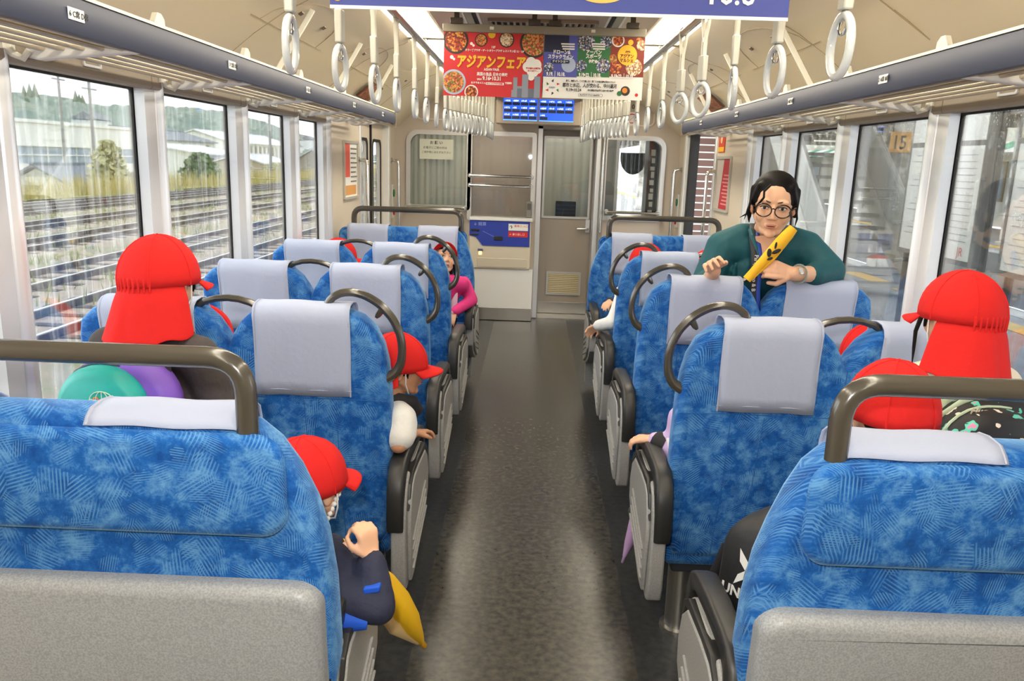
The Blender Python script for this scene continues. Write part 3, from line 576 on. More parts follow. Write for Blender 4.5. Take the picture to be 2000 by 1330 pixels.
# ================================================================== hanging posters
def food(name, cols, scale):
    if name in MATS: return MATS[name]
    m = bpy.data.materials.new(name); m.use_nodes = True; nt = m.node_tree; b = nt.nodes['Principled BSDF']; b.inputs['Roughness'].default_value = .5
    tc = nd(nt, 'ShaderNodeTexCoord'); v = nd(nt, 'ShaderNodeTexVoronoi'); v.inputs['Scale'].default_value = scale; nt.links.new(tc.outputs['Object'], v.inputs['Vector'])
    cs = nd(nt, 'ShaderNodeSeparateColor'); nt.links.new(v.outputs['Color'], cs.inputs[0])
    r = nd(nt, 'ShaderNodeValToRGB'); r.color_ramp.interpolation = 'CONSTANT'
    for i, c in enumerate(cols):
        e = r.color_ramp.elements[i] if i < 2 else r.color_ramp.elements.new(.5); e.position = i/len(cols); e.color = lin(c)
    nt.links.new(cs.outputs[0], r.inputs[0]); nt.links.new(r.outputs[0], b.inputs['Base Color']); MATS[name] = m; return m
F1 = food('print_food_spicy', [(168, 60, 30), (214, 110, 50), (120, 40, 24), (226, 160, 70), (60, 90, 40)], 130)
F2 = food('print_food_salad', [(96, 130, 50), (190, 90, 50), (224, 150, 80), (150, 60, 40), (226, 214, 170)], 150)
F3 = food('print_food_pale', [(226, 206, 170), (200, 150, 100), (240, 226, 200), (160, 110, 80)], 140)
RIM = mat('print_dark_bowl', (46, 38, 36), .5); PW = mat('print_white', (240, 238, 232), .55); PBW = mat('print_bowl_blue', (176, 190, 216), .55); GOLD = mat('print_gold', (240, 190, 40), .5)
PGRN = mat('print_green', (46, 112, 62), .55); PBLU = mat('print_blue', (82, 88, 170), .55); PNAV = mat('print_navy', (34, 38, 66), .55); PBRN = mat('print_rust', (136, 48, 34), .55); PGRY = mat('print_grey', (142, 150, 164), .55); PPHO = food('print_crowd', [(90, 110, 160), (210, 214, 224), (50, 60, 80), (150, 130, 110), (70, 110, 80)], 170)
def poster(label, x0, x1, z0, z1, y, base, bar=True, clips=(), top=None):
    T = thing('hanging_poster', label, 'poster', 'posters hung from the ceiling', ((x0+x1)/2, y, z0))
    MB().box(x0, x1, y, y+.0015, z0, z1).build('sheet', base, T, smooth=0)
    if bar:
        MB().box(x0-.006, x1+.002, y-.008, y+.010, z1-.002, z1+.036).build('holder_bar', mat('holder_grey', (150, 142, 126), .4), T, bevel=.003)
        MB().box((x0+x1)/2-.02, (x0+x1)/2+.0, y-.0085, y-.008, z1+.012, z1+.026).build('number_tag', PW, T, smooth=0)
    for x in clips:
        MB().box(x-.03, x+.03, y-.02, y+.03, z1+.034, z1+.062).build('clip', mat('clip_dark', (92, 84, 74), .4, .4), T, bevel=.003); MB().box(x-.012, x+.012, y-.004, y+.012, z1+.06, 2.30).build('clip_stem', mat('clip_dark', (92, 84, 74), .4, .4), T, smooth=0)
    return T
def pr(T, y, name, m, mb): return mb.build(name, m, T, smooth=0)
PY = 4.14
# left: red food fair poster
PX0, PZ1 = -.462, 2.166
T = poster('red food fair poster with yellow lettering and bowls of food', PX0, .028, 1.864, PZ1, PY, mat('poster_red', (208, 40, 46), .55), clips=(-.40, -.02))
LX = lambda zx: PX0+(zx-40)*.000514
LZ = lambda zx, zy: PZ1-(zy-97-.031*(zx-40))*.000474
_dc = [0]
def dsc(T, px_, py_, r, m, lay, fx=LX, fz=LZ, y=PY, k=.0005, clip=None):
    cx, cz = fx(px_), fz(px_, py_); n = 28; P = []
    for i in range(n):
        a = cx+r*k*math.cos(2*math.pi*i/n); b = cz+r*k*math.sin(2*math.pi*i/n)
        if clip: a = min(max(a, clip[0]), clip[1]); b = min(max(b, clip[2]), clip[3])
        P.append((a, b))
    _dc[0] = (_dc[0]+1) % 24; e = .00003*_dc[0]
    MB().prism(P, 'y', y-.0009*lay-.0003-e, y-.0002).build('print', m, T, smooth=0)
cl = (PX0+.0005, .0275, 1.8645, PZ1-.003)
for px_, py_, r, rim, inn in ((155, 190, 125, RIM, F1), (398, 185, 62, RIM, F2), (498, 130, 36, GOLD, None), (640, 182, 74, RIM, F3), (905, 215, 142, RIM, F2), (140, 600, 120, PBW, F2), (312, 700, 68, PW, F1)):
    dsc(T, px_, py_, r, rim, 1, clip=cl)
    if inn: dsc(T, px_, py_, r*.84, inn, 2, clip=cl)
def txt(T, s, size, m, zx, zy, fx=LX, fz=LZ, y=PY, bold=.0004, sx=1, align='LEFT', shear=0):
    return text(s, size, m, (fx(zx), y-.0034, fz(zx, zy)), T, bold=bold, sx=sx, align=align, ext=.0002, name='print_lettering', shear=shear)
txt(T, 'アジアンフェア', .066, GOLD, 160, 442, bold=.0026, sx=.74, shear=.12)
txt(T, 'タワーズプラザ・ゲートタワープラザ レストラン街 12・13F', .0125, PW, 245, 292, sx=.86); txt(T, '12F', .014, PW, 495, 265); txt(T, 'ASIAN FAIR', .0165, PW, 430, 486, sx=.9); txt(T, '異国の逸品 日本の美味', .0175, PW, 362, 533, sx=.85); txt(T, '9.16▸10.31', .0255, PW, 418, 580, sx=.85, bold=.0008); txt(T, '2024', .0115, PW, 365, 580)
txt(T, 'おすすめメニューの', .0105, PW, 308, 614); MB().box(LX(452), LX(625), PY-.0030, PY-.0002, LZ(452, 628), LZ(452, 604)).build('print', PW, T, smooth=0); txt(T, 'タワーズプラザで検索', .008, PRINTR, 458, 622); txt(T, 'で検索！', .0105, PW, 634, 620)
for px_, py_, r in ((305, 220, 14), (325, 238, 12), (118, 352, 18), (140, 372, 12)): dsc(T, px_, py_, r, PW, 1)
for px_, py_, r in ((880, 405, 50), (930, 430, 52), (850, 450, 50), (900, 490, 60), (885, 550, 34), (945, 475, 42)): dsc(T, px_, py_, r, PW, 2, clip=cl)
txt(T, '魅力溢れる異国を', .009, PRINTR, 835, 470); txt(T, 'めぐる旅へ…', .009, PRINTR, 850, 495)
for a, b, c in ((715, 755, 555), (800, 860, 525), (918, 975, 545), (700, 745, 680), (745, 800, 640), (860, 970, 690), (755, 930, 665)):
    MB().box(LX(a), LX(b), PY-.0028-.00004*(a % 37), PY-.0002, 1.8648, LZ(a, c)).build('print', PGRY if b-a < 100 else mat('print_slate', (104, 112, 128), .55), T, smooth=0)
# right: canal events poster
QX0 = .032
T = poster('white event poster with blue, green and rust picture panels', QX0, .524, 1.868, PZ1, PY+.002, PW, clips=(.08, .46)); QY = PY+.002
RX = lambda zx: QX0+(zx-990)*.000514
RZ = lambda zx, zy: PZ1-(zy-127-.031*(zx-990))*.000474
kw = dict(fx=RX, fz=RZ, y=QY); cq = (QX0+.0005, .5235, 1.8685, PZ1-.003)
for a, b, m in ((990, 1312, PBLU), (1312, 1625, PGRN), (1625, 1948, PBRN)):
    MB().box(RX(a), RX(b), QY-.0004, QY, RZ(a, 545), PZ1-.003).build('print', m, T, smooth=0)
MB().box(RX(990), RX(1225), QY-.0008, QY-.0004, RZ(990, 300), PZ1-.003).build('print', PNAV, T, smooth=0)
for px_, py_, r, m in ((1040, 460, 50, PPHO), (1230, 430, 70, PBW), (1390, 205, 85, PPHO), (1580, 200, 62, PPHO), (1350, 440, 55, PPHO), (1560, 440, 70, PPHO), (1690, 190, 62, PW), (1690, 190, 50, F1), (1810, 210, 26, GOLD), (1890, 190, 30, F2), (1915, 240, 48, F3), (1785, 335, 95, GOLD), (1680, 460, 58, F1), (1855, 455, 80, F3), (1650, 370, 40, F2), (1785, 690, 46, RIM), (1780, 685, 26, mat('print_orange', (226, 140, 40), .5)), (1730, 715, 24, PGRN)):
    dsc(T, px_, py_, r, m, 2 if m in (F1, GOLD) else 1, clip=cq, **kw)
for s_, z_, m, a, b in (('ドローン&', .022, PW, 1072, 318), ('スラックライン', .021, PW, 1028, 362), ('アーバン', .023, PW, 1388, 320), ('スポーツ', .023, PW, 1388, 362), ('体験会', .017, PW, 1420, 408), ('∞', .03, PBRN, 1765, 325), ('アジアン', .020, PBRN, 1715, 358), ('マルシェ', .020, PBRN, 1715, 400)):
    txt(T, s_, z_, m, a, b, sx=.85, bold=.0009, **kw)
MB().prism(rrect(RX(1058), RX(1238), RZ(1058, 412), RZ(1058, 378), .006), 'y', QY-.0030, QY-.0002).build('print', PNAV, T, smooth=0); txt(T, 'ナイトショー', .0145, PW, 1072, 404, sx=.9, **kw)
for a in (1150, 1440):
    for k in range(3): MB().box(RX(a+8*k), RX(a+130), QY-.0030, QY-.0002, RZ(a, 230+24*k), RZ(a, 216+24*k)).build('print', PW, T, smooth=0)
txt(T, '9.19.｜10.18.', .024, PW, 1020, 535, sx=.72, bold=.001, **kw); txt(T, '9.19▸22.｜10.18.', .024, PW, 1330, 545, sx=.68, bold=.001, **kw); txt(T, '9.19▸22.｜10.18.', .024, PW, 1642, 558, sx=.68, bold=.001, **kw)
txt(T, '見て、体験して、食べて楽しむ！ 芸どころ名古屋の秋のイベント', .010, INK, 1210, 595, sx=.84, **kw); txt(T, '都市と水辺、人が交わる、中川運河', .022, INK, 1180, 645, sx=.76, bold=.0004, **kw); txt(T, '9.19▸10.24', .0195, INK, 1215, 690, sx=.9, **kw); txt(T, '中川運河 堀止緑地 ほか 9月 5会場', .010, INK, 1425, 690, sx=.84, **kw); txt(T, 'キャナルマーケット NAGOYA', .009, INK, 1350, 735, sx=.8, **kw); txt(T, 'SUIREN', .010, PGRY, 1052, 660, sx=.9, **kw)
MB().ring(rrect(RX(1335), RX(1570), RZ(1335, 745), RZ(1335, 712), .007), rrect(RX(1337), RX(1568), RZ(1335, 743), RZ(1335, 714), .0065), 'y', QY-.0008, QY).build('print', INK, T, smooth=0)
for k, m in enumerate((PNAV, PRINTR, PGRN, RIM, PRINTR, PGRN)):
    a = math.pi/2-k*math.pi/3; cx, cz = RX(1085)+.030*math.cos(a), RZ(1085, 650)+.030*math.sin(a); t = a-.5
    MB().prism([(cx+.010*math.cos(t), cz+.010*math.sin(t)), (cx+.008*math.cos(t+2.3), cz+.008*math.sin(t+2.3)), (cx+.008*math.cos(t-2.3), cz+.008*math.sin(t-2.3))], 'y', QY-.0008, QY).build('print', m, T, smooth=0)
dsc(T, 1895, 730, 16, PRINTR, 1, **kw)
# near: blue banner
T = poster('wide blue ceiling banner close to the camera, cut by the top of the view', -.444, .523, 1.857, 2.20, 1.80, mat('banner_blue', (58, 70, 150), .5), clips=(-.3, .38))
MB().box(-.444, .523, 1.7992, 1.80, 1.857, 1.864).build('border', PW, T, smooth=0)
text('10.6', .062, PW, (.345, 1.7985, 1.887), T, bold=.001, ext=.0003, name='print_lettering')
MB().prism([(.13+.052*math.cos(math.pi+math.pi*i/16), 1.905+.023*math.sin(math.pi+math.pi*i/16)) for i in range(17)] + [(.18, 1.95), (.08, 1.95)], 'y', 1.7985, 1.7995).build('print', mat('banner_amber', (236, 190, 90), .5), T, smooth=0)
MB().disc((-.428, 1.799, 1.884), .012, 'y').build('print', GOLD, T)
# ================================================================== passenger display
T = thing('passenger_display', 'twin blue passenger information display above the cab door', 'display', None, (.03, 7.62, 2.0))
MB().box(-.36, .42, 7.615, 7.78, 1.895, 2.16).build('housing', mat('housing_taupe', (178, 164, 146), .45), T, bevel=.008)
MB().box(-.36, .42, 7.78, 7.999, 1.93, 2.14).build('wall_mount', CABWALL, T, smooth=0)
SCRB = mat('lit_screen_blue', (24, 70, 190), .3, emit=((40, 100, 230), .75)); SCRD = mat('lit_screen_dark', (20, 26, 40), .3, emit=((30, 40, 70), .35)); SCRW = mat('lit_screen_white', (230, 240, 255), .3, emit=((225, 240, 255), 1.0))
for x0, x1 in ((-.295, .018), (.036, .350)):
    sc = MB().box(x0, x1, 7.608, 7.616, 1.925, 2.120).build('screen', SCRB, T, smooth=0)
    MB().box(x0, x1, 7.6072, 7.608, 1.925, 1.931).build('bright_edge', mat('lit_screen_cyan', (120, 190, 255), .3, emit=((110, 185, 255), 1.0)), sc, smooth=0)
    n = 1 if x0 < 0 else 4
    for r in range(3):
        for c in range(4):
            a = x0+.006+c*.0765; z = 2.112-r*.061
            if r == 2 and x0 > 0 and c > 0: continue
            MB().box(a, a+.070, 7.6070, 7.608, z-.052, z-.026).build('cell', SCRD, sc, smooth=0)
            st = ['岐阜', '大垣 東', '美濃 町', '関ヶ原', '多治見', '中津川'][(r*4+c+n) % 6]
            text('%d %s' % (n+r*4+c, st), .0165, SCRW, (a+.004, 7.6072, z-.019), sc, bold=.0006, ext=.0002, sx=.8, name='screen_lettering')
T = thing('route_map', 'small framed route card on the left ceiling slope over the rack end', 'framed card', None, (-1.06, 5.6, 2.0))
for s, lab in ((-1, None), (1, 'small framed route card on the right ceiling slope over the rack end')):
    if s > 0: T = thing('route_map', lab, 'framed card', None, (1.1, 5.6, 2.0))
    c = Vector((C+s*1.15, 5.62, 1.985)); n = Vector((s*-.62, -.1, -.78)).normalized(); uy = Vector((0, 1, 0)); ux = uy.cross(n).normalized(); uy = n.cross(ux)
    MB().obox(c, uy*.13, ux*.075, n*.006).build('frame', mat('card_frame', (96, 70, 56), .4), T, bevel=.003); MB().obox(c+n*.007, uy*.118, ux*.064, n*.001).build('card', food('print_route', [(170, 92, 66), (150, 110, 90), (190, 120, 84), (120, 80, 70)], 60), T, smooth=0)
# ================================================================== seats
LEAN = .09
def inset(P, d):
    n = len(P); out = []
    A = sum(P[i][0]*P[(i+1) % n][1]-P[(i+1) % n][0]*P[i][1] for i in range(n)); sg = 1 if A > 0 else -1
    for i in range(n):
        a, b, c = Vector(P[i-1]), Vector(P[i]), Vector(P[(i+1) % n]); n1 = Vector((-(b-a).y, (b-a).x)); n2 = Vector((-(c-b).y, (c-b).x))
        if n1.length > 1e-9: n1.normalize()
        if n2.length > 1e-9: n2.normalize()
        v = n1+n2; k = max(v.length_squared/2, .5)
        out.append(tuple(b + v/k*d*sg))
    return out
def slab(mb, P, layers, sx, lean=LEAN, yo=0.):
    rings = []
    for y, d in layers:
        Q = inset(P, d) if d else P
        rings.append([(sx*u, yo+y+(1.1-z)*lean, z) for u, z in Q])
    return mb.loft(rings)
def mirror_out(half, mid): return half + [(2*mid-a, b) for a, b in reversed(half[:-1])]
REV = [(.475, .325), (.455, .36), (.443, .45), (.438, .58), (.437, .72), (.440, .86), (.447, .94), (.460, 1.0), (.484, 1.05), (.52, 1.084), (.565, 1.102), (.63, 1.11), (.72, 1.112), (.80, 1.108), (.85, 1.092), (.885, 1.06), (.91, 1.02), (.926, .985)]
REV = REV + [(min(2*.926-a, 1.378), b) for a, b in reversed(REV[:-1])]
ENDO = [(.43, .30), (.412, .42), (.403, .60), (.406, .74), (.418, .84), (.436, .91), (.460, .98), (.486, 1.035), (.520, 1.07), (.57, 1.087), (.75, 1.092), (1.0, 1.092), (1.20, 1.09), (1.27, 1.078), (1.325, 1.05), (1.36, .99), (1.376, .9), (1.378, .6), (1.378, .30)]
SEAMB = mat('seat_seam', (28, 92, 166), .9)
def side_panel(T, sx, y0=0., ky=1.):
    """aisle armrest: black arch over a speckled grey shield with ribs"""
    outl = [(-.02, .415), (-.028, .46), (-.022, .54), (.0, .60), (.045, .632), (.11, .638), (.25, .638), (.40, .630), (.465, .605), (.497, .555), (.50, .47)]
    inn = [(.035, .425), (.03, .47), (.036, .53), (.055, .572), (.09, .590), (.13, .592), (.25, .592), (.385, .585), (.430, .567), (.452, .53), (.455, .465)]
    W_ = lambda P: [(y0+y*ky, z) for y, z in P]
    outl, inn = W_(outl), W_(inn); m = MB(); rings = []
    for u, k in ((.388, .35), (.392, .1), (.40, 0), (.428, 0), (.436, .1), (.44, .35)):
        o2 = [tuple(Vector(a)*(1-k*.35)+Vector(b)*k*.35) for a, b in zip(outl, inn)]; i2 = [tuple(Vector(b)*(1-k*.25)+Vector(a)*k*.25) for a, b in zip(outl, inn)]
        rings.append([(sx*u, y, z) for y, z in o2 + i2[::-1]])
    m.loft(rings).build('armrest', BLACKP, T, smooth=60)
    shield = [(.0, .21), (-.012, .25), (-.014, .42), (.0, .50), (.03, .55), (.08, .575), (.20, .58), (.38, .575), (.445, .53), (.47, .44), (.465, .36), (.33, .27), (.10, .205), (.03, .198)]
    MB().prism(W_(shield), 'x', sx*.382, sx*.428).build('side_body', PANELG, T, bevel=.006)
    arc = [(.015, .43), (.03, .50), (.06, .545), (.10, .56), (.2, .562), (.36, .552), (.42, .51), (.445, .44), (.435, .375), (.32, .295), (.11, .225), (.04, .22)]
    MB().prism(W_(arc), 'x', sx*.368, sx*.384).build('grey_shield', PANELG, T, bevel=.006)
    for k in range(4):
        MB().beam((sx*.367, y0+(.05+.0*k)*ky, .26+k*.033), (sx*.367, y0+(.37-.01*k)*ky, .335+k*.036), .006, .009, (sx, 0, 0)).build('rib', PANELG, T, bevel=.002)
    MB().prism(W_([(.02, .47), (.05, .55), (.10, .58), (.37, .575), (.43, .545), (.455, .47), (.40, .54), (.1, .555), (.05, .52)]), 'x', sx*.372, sx*.40).build('dark_rim', BLACKP, T, bevel=.003)
def cushion_base(T, sx):
    P = rrect(.095, .555, .275, .455, (.04, .05, .05, .02), 5)
    m = MB(); m.loft([[(sx*u, y, z) for y, z in (inset(P, d) if d else P)] for u, d in ((.446, .03), (.452, .01), (.465, 0), (.915, 0), (.926, .012), (.937, 0), (1.355, 0), (1.368, .01), (1.374, .03))]).build('seat_cushion', MOQ, T, smooth=50)
    MB().box(sx*.48, sx*1.35, .14, .50, .235, .285).build('seat_pan', mat('pan_dark', (60, 62, 66), .5), T, bevel=.01)
    for u in (.53, 1.24): MB().tube([(sx*u, .20, 0), (sx*u, .20, .012), (sx*u, .20, .014), (sx*u, .20, .24)], [.062, .062, .046, .046], 18).build('pedestal', STEEL, T)
    MB().box(sx*.56, sx*1.22, .14, .30, .02, .12).build('heater_box', mat('heater_grey', (104, 104, 102), .4, .3), T, bevel=.01)
def cover(T, sx, u0, u1, zr=.838, zf=.86, seed=0, dz=0.):
    path = []
    z = zr
    while z < 1.07: path.append(((1.1-z)*LEAN-.006, z)); z += .045
    if zr > 1.0: path = [(-.005, zr)]
    else: path += [(-.003, 1.085)]
    path += [(.006, 1.106), (.022, 1.118), (.055, 1.122), (.088, 1.118), (.108, 1.104), (.119, 1.08)]
    z = 1.04
    while z > zf: path.append(((1.1-z)*LEAN+.119, z)); z -= .05
    path.append(((1.1-zf)*LEAN+.119, zf))
    path = [(y, z+dz) for y, z in path]; n = 12; rows = []
    for k, (y, z) in enumerate(path):
        rows.append([(sx*(u0+(u1-u0)*i/n + .0015*math.sin(k*.9+seed)), y+.0022*math.sin(i*1.3+seed+z*9)*(1 if z < 1.06 else .2), z+.0015*math.sin(i*.9+seed)) for i in range(n+1)])
    o = MB().sheet(rows).build('head_cover', COVER, T, solid=.0035, smooth=80)
    for u in (u0+.004, u1-.004): MB().tube([(sx*u, y, z) for y, z in path], .0026, 5).build('piping', PIPING, o)
    if zr < 1: MB().tube([(sx*(u0+(u1-u0)*i/8), path[0][0]-.002, zr+.018) for i in range(9)], .0016, 4).build('hem', PIPING, o)
BACKL = [(0, .03), (.004, .016), (.014, .005), (.03, 0), (.082, 0), (.099, .005), (.109, .016), (.113, .03)]
def make_reversible(sx):
    T = thing('reversible_seat', None, 'seat', 'blue double seats', (C, 0, 0))
    ROOTLOC[T.name] = Vector((0, 0, 0))
    b = slab(MB(), REV, BACKL, sx).build('backrest', MOQ, T, smooth=50)
    for pts in ([(.445, .825), (.60, .828), (.93, .826), (1.25, .828), (1.37, .825)], [(.60, .82), (.598, .6), (.585, .34)], [(.70, .82), (.69, .6), (.665, .34)], [(1.15, .82), (1.155, .6), (1.17, .34)], [(.926, .98), (.926, .7), (.926, .34)]):
        MB().tube([(sx*u, (1.1-z)*LEAN-.0002, z) for u, z in pts], .0012, 4).build('seam', SEAMB, b)
    cover(T, sx, .55, .84, seed=1); cover(T, sx, 1.012, 1.30, seed=2.2)
    lp = [(.632, 1.105), (.620, 1.132), (.592, 1.151), (.555, 1.156), (.515, 1.148), (.470, 1.122), (.430, 1.078), (.408, 1.03), (.402, .985), (.406, .94), (.424, .908), (.452, .893)]
    pts = rpath([(sx*u, .052, z) for u, z in lp], .02, 3)
    h = MB().tube(pts, [.0125+.005*max(0, i/len(pts)-.75)*4 for i in range(len(pts))], 10, flat=1.15)
    h.build('aisle_grip', HANDLE, T); MB().tube([(sx*.462, .052, 1.110), (sx*.476, .052, 1.088), (sx*.482, .052, 1.080)], [.012, .009, .005], 8).build('finger_stop', HANDLE, T)
    MB().ell((sx*.632, .052, 1.11), (.022, .02, .008)).build('grip_foot', HANDLE, T)
    MB().tube([(sx*u, .052, z) for u, z in ((.838, 1.100), (.86, 1.112), (.895, 1.122), (.93, 1.125), (.965, 1.122), (1.0, 1.112), (1.02, 1.100))], .0105, 10, flat=1.3).build('middle_grip', HANDLE, T)
    cushion_base(T, sx); side_panel(T, sx); return T
def make_end(sx):
    T = thing('end_seat', None, 'seat', 'fixed end seats', (C, 0, 0))
    ROOTLOC[T.name] = Vector((0, 0, 0))
    dw = .024 if sx < 0 else 0
    slab(MB(), [(u-dw*(1 if z < .95 else max(0, (1.09-z)/.14)) if u < .6 else u, z) for u, z in ENDO], BACKL, sx).build('backrest', MOQ, T, smooth=50)
    slab(MB(), rrect(.468-dw, 1.372, .872, 1.072, .05, 6), [(-.034, .02), (-.031, .010), (-.022, .001), (-.012, 0), (-.011, .006), (.004, .008)], sx).build('rear_pad', MOQ, T, smooth=50)
    slab(MB(), rrect(.415-dw, 1.382, .03, .772, (.03, .03, .02, .05), 6), [(-.042, .028), (-.038, .012), (-.026, .002), (-.016, 0), (.03, 0)], sx).build('rear_shell', SHELL, T, smooth=50)
    cover(T, sx, .525, .80, zr=1.094, zf=.85, seed=.5, dz=-.0185); cover(T, sx, 1.005, 1.285, zr=1.094, zf=.85, seed=3, dz=-.0185)
    MB().tube(rpath([(sx*.512, .004, 1.068), (sx*.512, .004, 1.204), (sx*1.262, .004, 1.204), (sx*1.262, .004, 1.068)], .085, 7), .0192, 14).build('top_rail', HANDLE, T)
    cushion_base(T, sx); side_panel(T, sx, .075, .84); return T
SEAT = {}
def drop(proto, y, rot, label, first):
    t = proto if first else copy_tree(proto)
    t.location = (C, y, 0); t.rotation_euler = (0, 0, rot); t['label'] = label; return t
rl, rr_ = make_reversible(-1), make_reversible(1)
for p0, side, labs in ((rl, 'left', ('with the black strapped child in a white shirt leaning out', 'behind the child in the white shirt', 'facing the girl in pink')), (rr_, 'right', ('nearest reversible one, with the black backpack behind it', 'the standing woman leans over', 'in front of the standing woman, facing the end seat'))):
    for k, y in enumerate((2.30, 3.22, 4.11)):
        lab = 'blue patterned double seat in the %s row, %s of three with looped grips' % (side, ['nearest', 'middle', 'farthest'][k]); drop(p0, y, 0, lab, k == 0)
el, er = make_end(-1), make_end(1)
drop(el, 1.325, 0, 'blue end seat with grey shell back at the lower left', True); drop(er, 1.305, 0, 'blue end seat with grey shell back at the lower right, beside the black backpack', True)
drop(er, 5.60, math.pi, 'blue end seat facing the camera on the left, with the girl in pink', False).location.x = C
drop(el, 5.55, math.pi, 'blue end seat facing the camera on the right, beyond the standing woman', False).location.x = C
# ================================================================== outside, left: railway yard, houses, hill
GZ = -1.15
GRAV = mat('yard_gravel', (176, 160, 142), .95, var=((150, 150, 118), .9, .12), bump=(14, .3)); GRASSG = mat('yard_grass', (160, 166, 96), .95, var=((186, 172, 120), .35, .15), bump=(9, .5))
RAILM = mat('rail_steel', (96, 86, 80), .5, .4); RAILT = mat('rail_head', (214, 216, 220), .25, .8); TIE = mat('sleeper', (96, 88, 80), .9)
rows = [[(x, y, GZ + random.uniform(-.03, .03)) for y in range(-30, 331, 6)] for x in [-1.8-2.2*i for i in range(13)]]
o = MB().sheet(rows).build('ground', GRAV, kind='structure'); 
rows = [[(x, y, GZ + .03 - 2.2*min(1, max(0, (-x-27)/10)) + random.uniform(-.06, .10)) for y in range(-30, 901, 10)] for x in [-25.0, -27, -30, -36, -48, -70, -110, -170, -260, -420]]
MB().sheet(rows).build('grass_field', GRASSG, kind='structure')
trk = None
for k, x in enumerate((-3.9, -7.3, -9.93, -13.6, -16.9, -20.6, -22.9)):
    T = thing('railway_track', 'railway track in the yard outside the left windows, %s from the train' % ORD[k], 'railway track', 'yard tracks', (x, 60, GZ))
    MB().prism([(x-1.5, GZ-.05), (x-1.1, GZ+.03), (x+1.1, GZ+.03), (x+1.5, GZ-.05)], 'y', -20, 200).build('ballast', mat('ballast_stone', (158, 142, 128), .95, var=((190, 178, 160), 3, .2), bump=(22, .5)), T, smooth=0)
    for q in (-.533, .533):
        r = MB().box(x+q-.032, x+q+.032, -20, 200, GZ+.02, GZ+.15).box(x+q-.06, x+q+.06, -20, 200, GZ+.02, GZ+.045).build('rail', RAILM, T, smooth=0)
        MB().box(x+q-.033, x+q+.033, -20, 200, GZ+.15, GZ+.166).build('rail_head', RAILT, r, smooth=0)
    m = MB()
    for i in range(150): m.box(x-1.0, x+1.0, -4+i*.75, -3.8+i*.75, GZ+.0, GZ+.045)
    m.build('sleepers', TIE, T, smooth=0, kind='stuff')
# grass tufts between the tracks and along the fence
random.seed(3); m = MB(); m3 = MB()
def blade(mm, x, y, h, w):
    a = random.uniform(0, 6.28); dx, dy = w*math.cos(a), w*math.sin(a); lx, ly = random.uniform(-.4, .4)*h, random.uniform(-.4, .4)*h
    mm.add([(x-dx, y-dy, GZ), (x+dx, y+dy, GZ), (x+lx, y+ly, GZ+h)], [(0, 1, 2)])
for i in range(1500):
    x = random.choice((-5.6, -8.6, -11.7, -15.2, -18.8, -24.2)) + random.gauss(0, .55); y = random.uniform(4, 110)
    for j in range(4): blade(m, x+random.gauss(0, .15), y+random.gauss(0, .15), random.uniform(.12, .4), .02)
tag(m.build('weeds', mat('weed_green', (150, 164, 84), .9), smooth=0), 'short green weeds growing between the railway tracks', 'weeds', kind='stuff')
for i in range(1800):
    x = -25-abs(random.gauss(0, 2.6)); y = random.uniform(30, 170)
    for j in range(4): blade(m3, x+random.gauss(0, .25), y+random.gauss(0, .25), random.uniform(.5, 1.4), .05)
tag(m3.build('tall_grass', mat('tall_grass', (196, 184, 116), .9), smooth=0), 'tall yellow green grass along the far edge of the tracks', 'grass', kind='stuff')
def bush(x, y, z, r, h, col, label, cat='bush', n=500, nm='bush', leaf=.22, group='shrubs beyond the tracks'):
    T = thing(nm, label, cat, group, (x, y, z)); m = MB()
    for i in range(n):
        a, b = random.uniform(0, 6.28), random.random()**.5; t = random.random(); q = r*(1-.75*t**2)*b; c = Vector((x+q*math.cos(a), y+q*math.sin(a), z+h*(.08+.92*t)))
        u = Vector((random.uniform(-1, 1), random.uniform(-1, 1), random.uniform(-1, 1))).normalized()*leaf; v = u.cross(Vector((random.uniform(-1, 1), random.uniform(-1, 1), .3))).normalized()*leaf
        m.add([c-u, c+v*.6, c+u, c-v*.6], [(0, 1, 2, 3)])
    m.build('foliage', col, T, smooth=0, kind='stuff'); MB().cyl((x, y, z-.2), (x, y, z+h*.6), r*.08, 6, r*.03).build('stem', mat('bark', (92, 80, 66), .9), T)
LG = mat('leaf_green', (112, 138, 86), .9); LG2 = mat('leaf_pale', (196, 196, 150), .9); LG3 = mat('leaf_dark', (92, 112, 92), .9)
bush(-29, 70.5, GZ, 2.0, 2.6, LG, 'round green hedge bush in front of the white sheds', n=700)
bush(-31, 46, GZ, 1.6, 1.9, LG2, 'pale yellow green bush beside the tiled house', n=400); bush(-30, 57, GZ, 1.4, 3.2, LG2, 'tall feathery pampas clump before the white building', n=500, leaf=.3); bush(-30, 95, GZ, 2.2, 1.7, LG2, 'low straw coloured bush between the second and third windows', n=400); bush(-30, 125, GZ, 3, 2.2, LG, 'green bush far along the tracks', n=400)
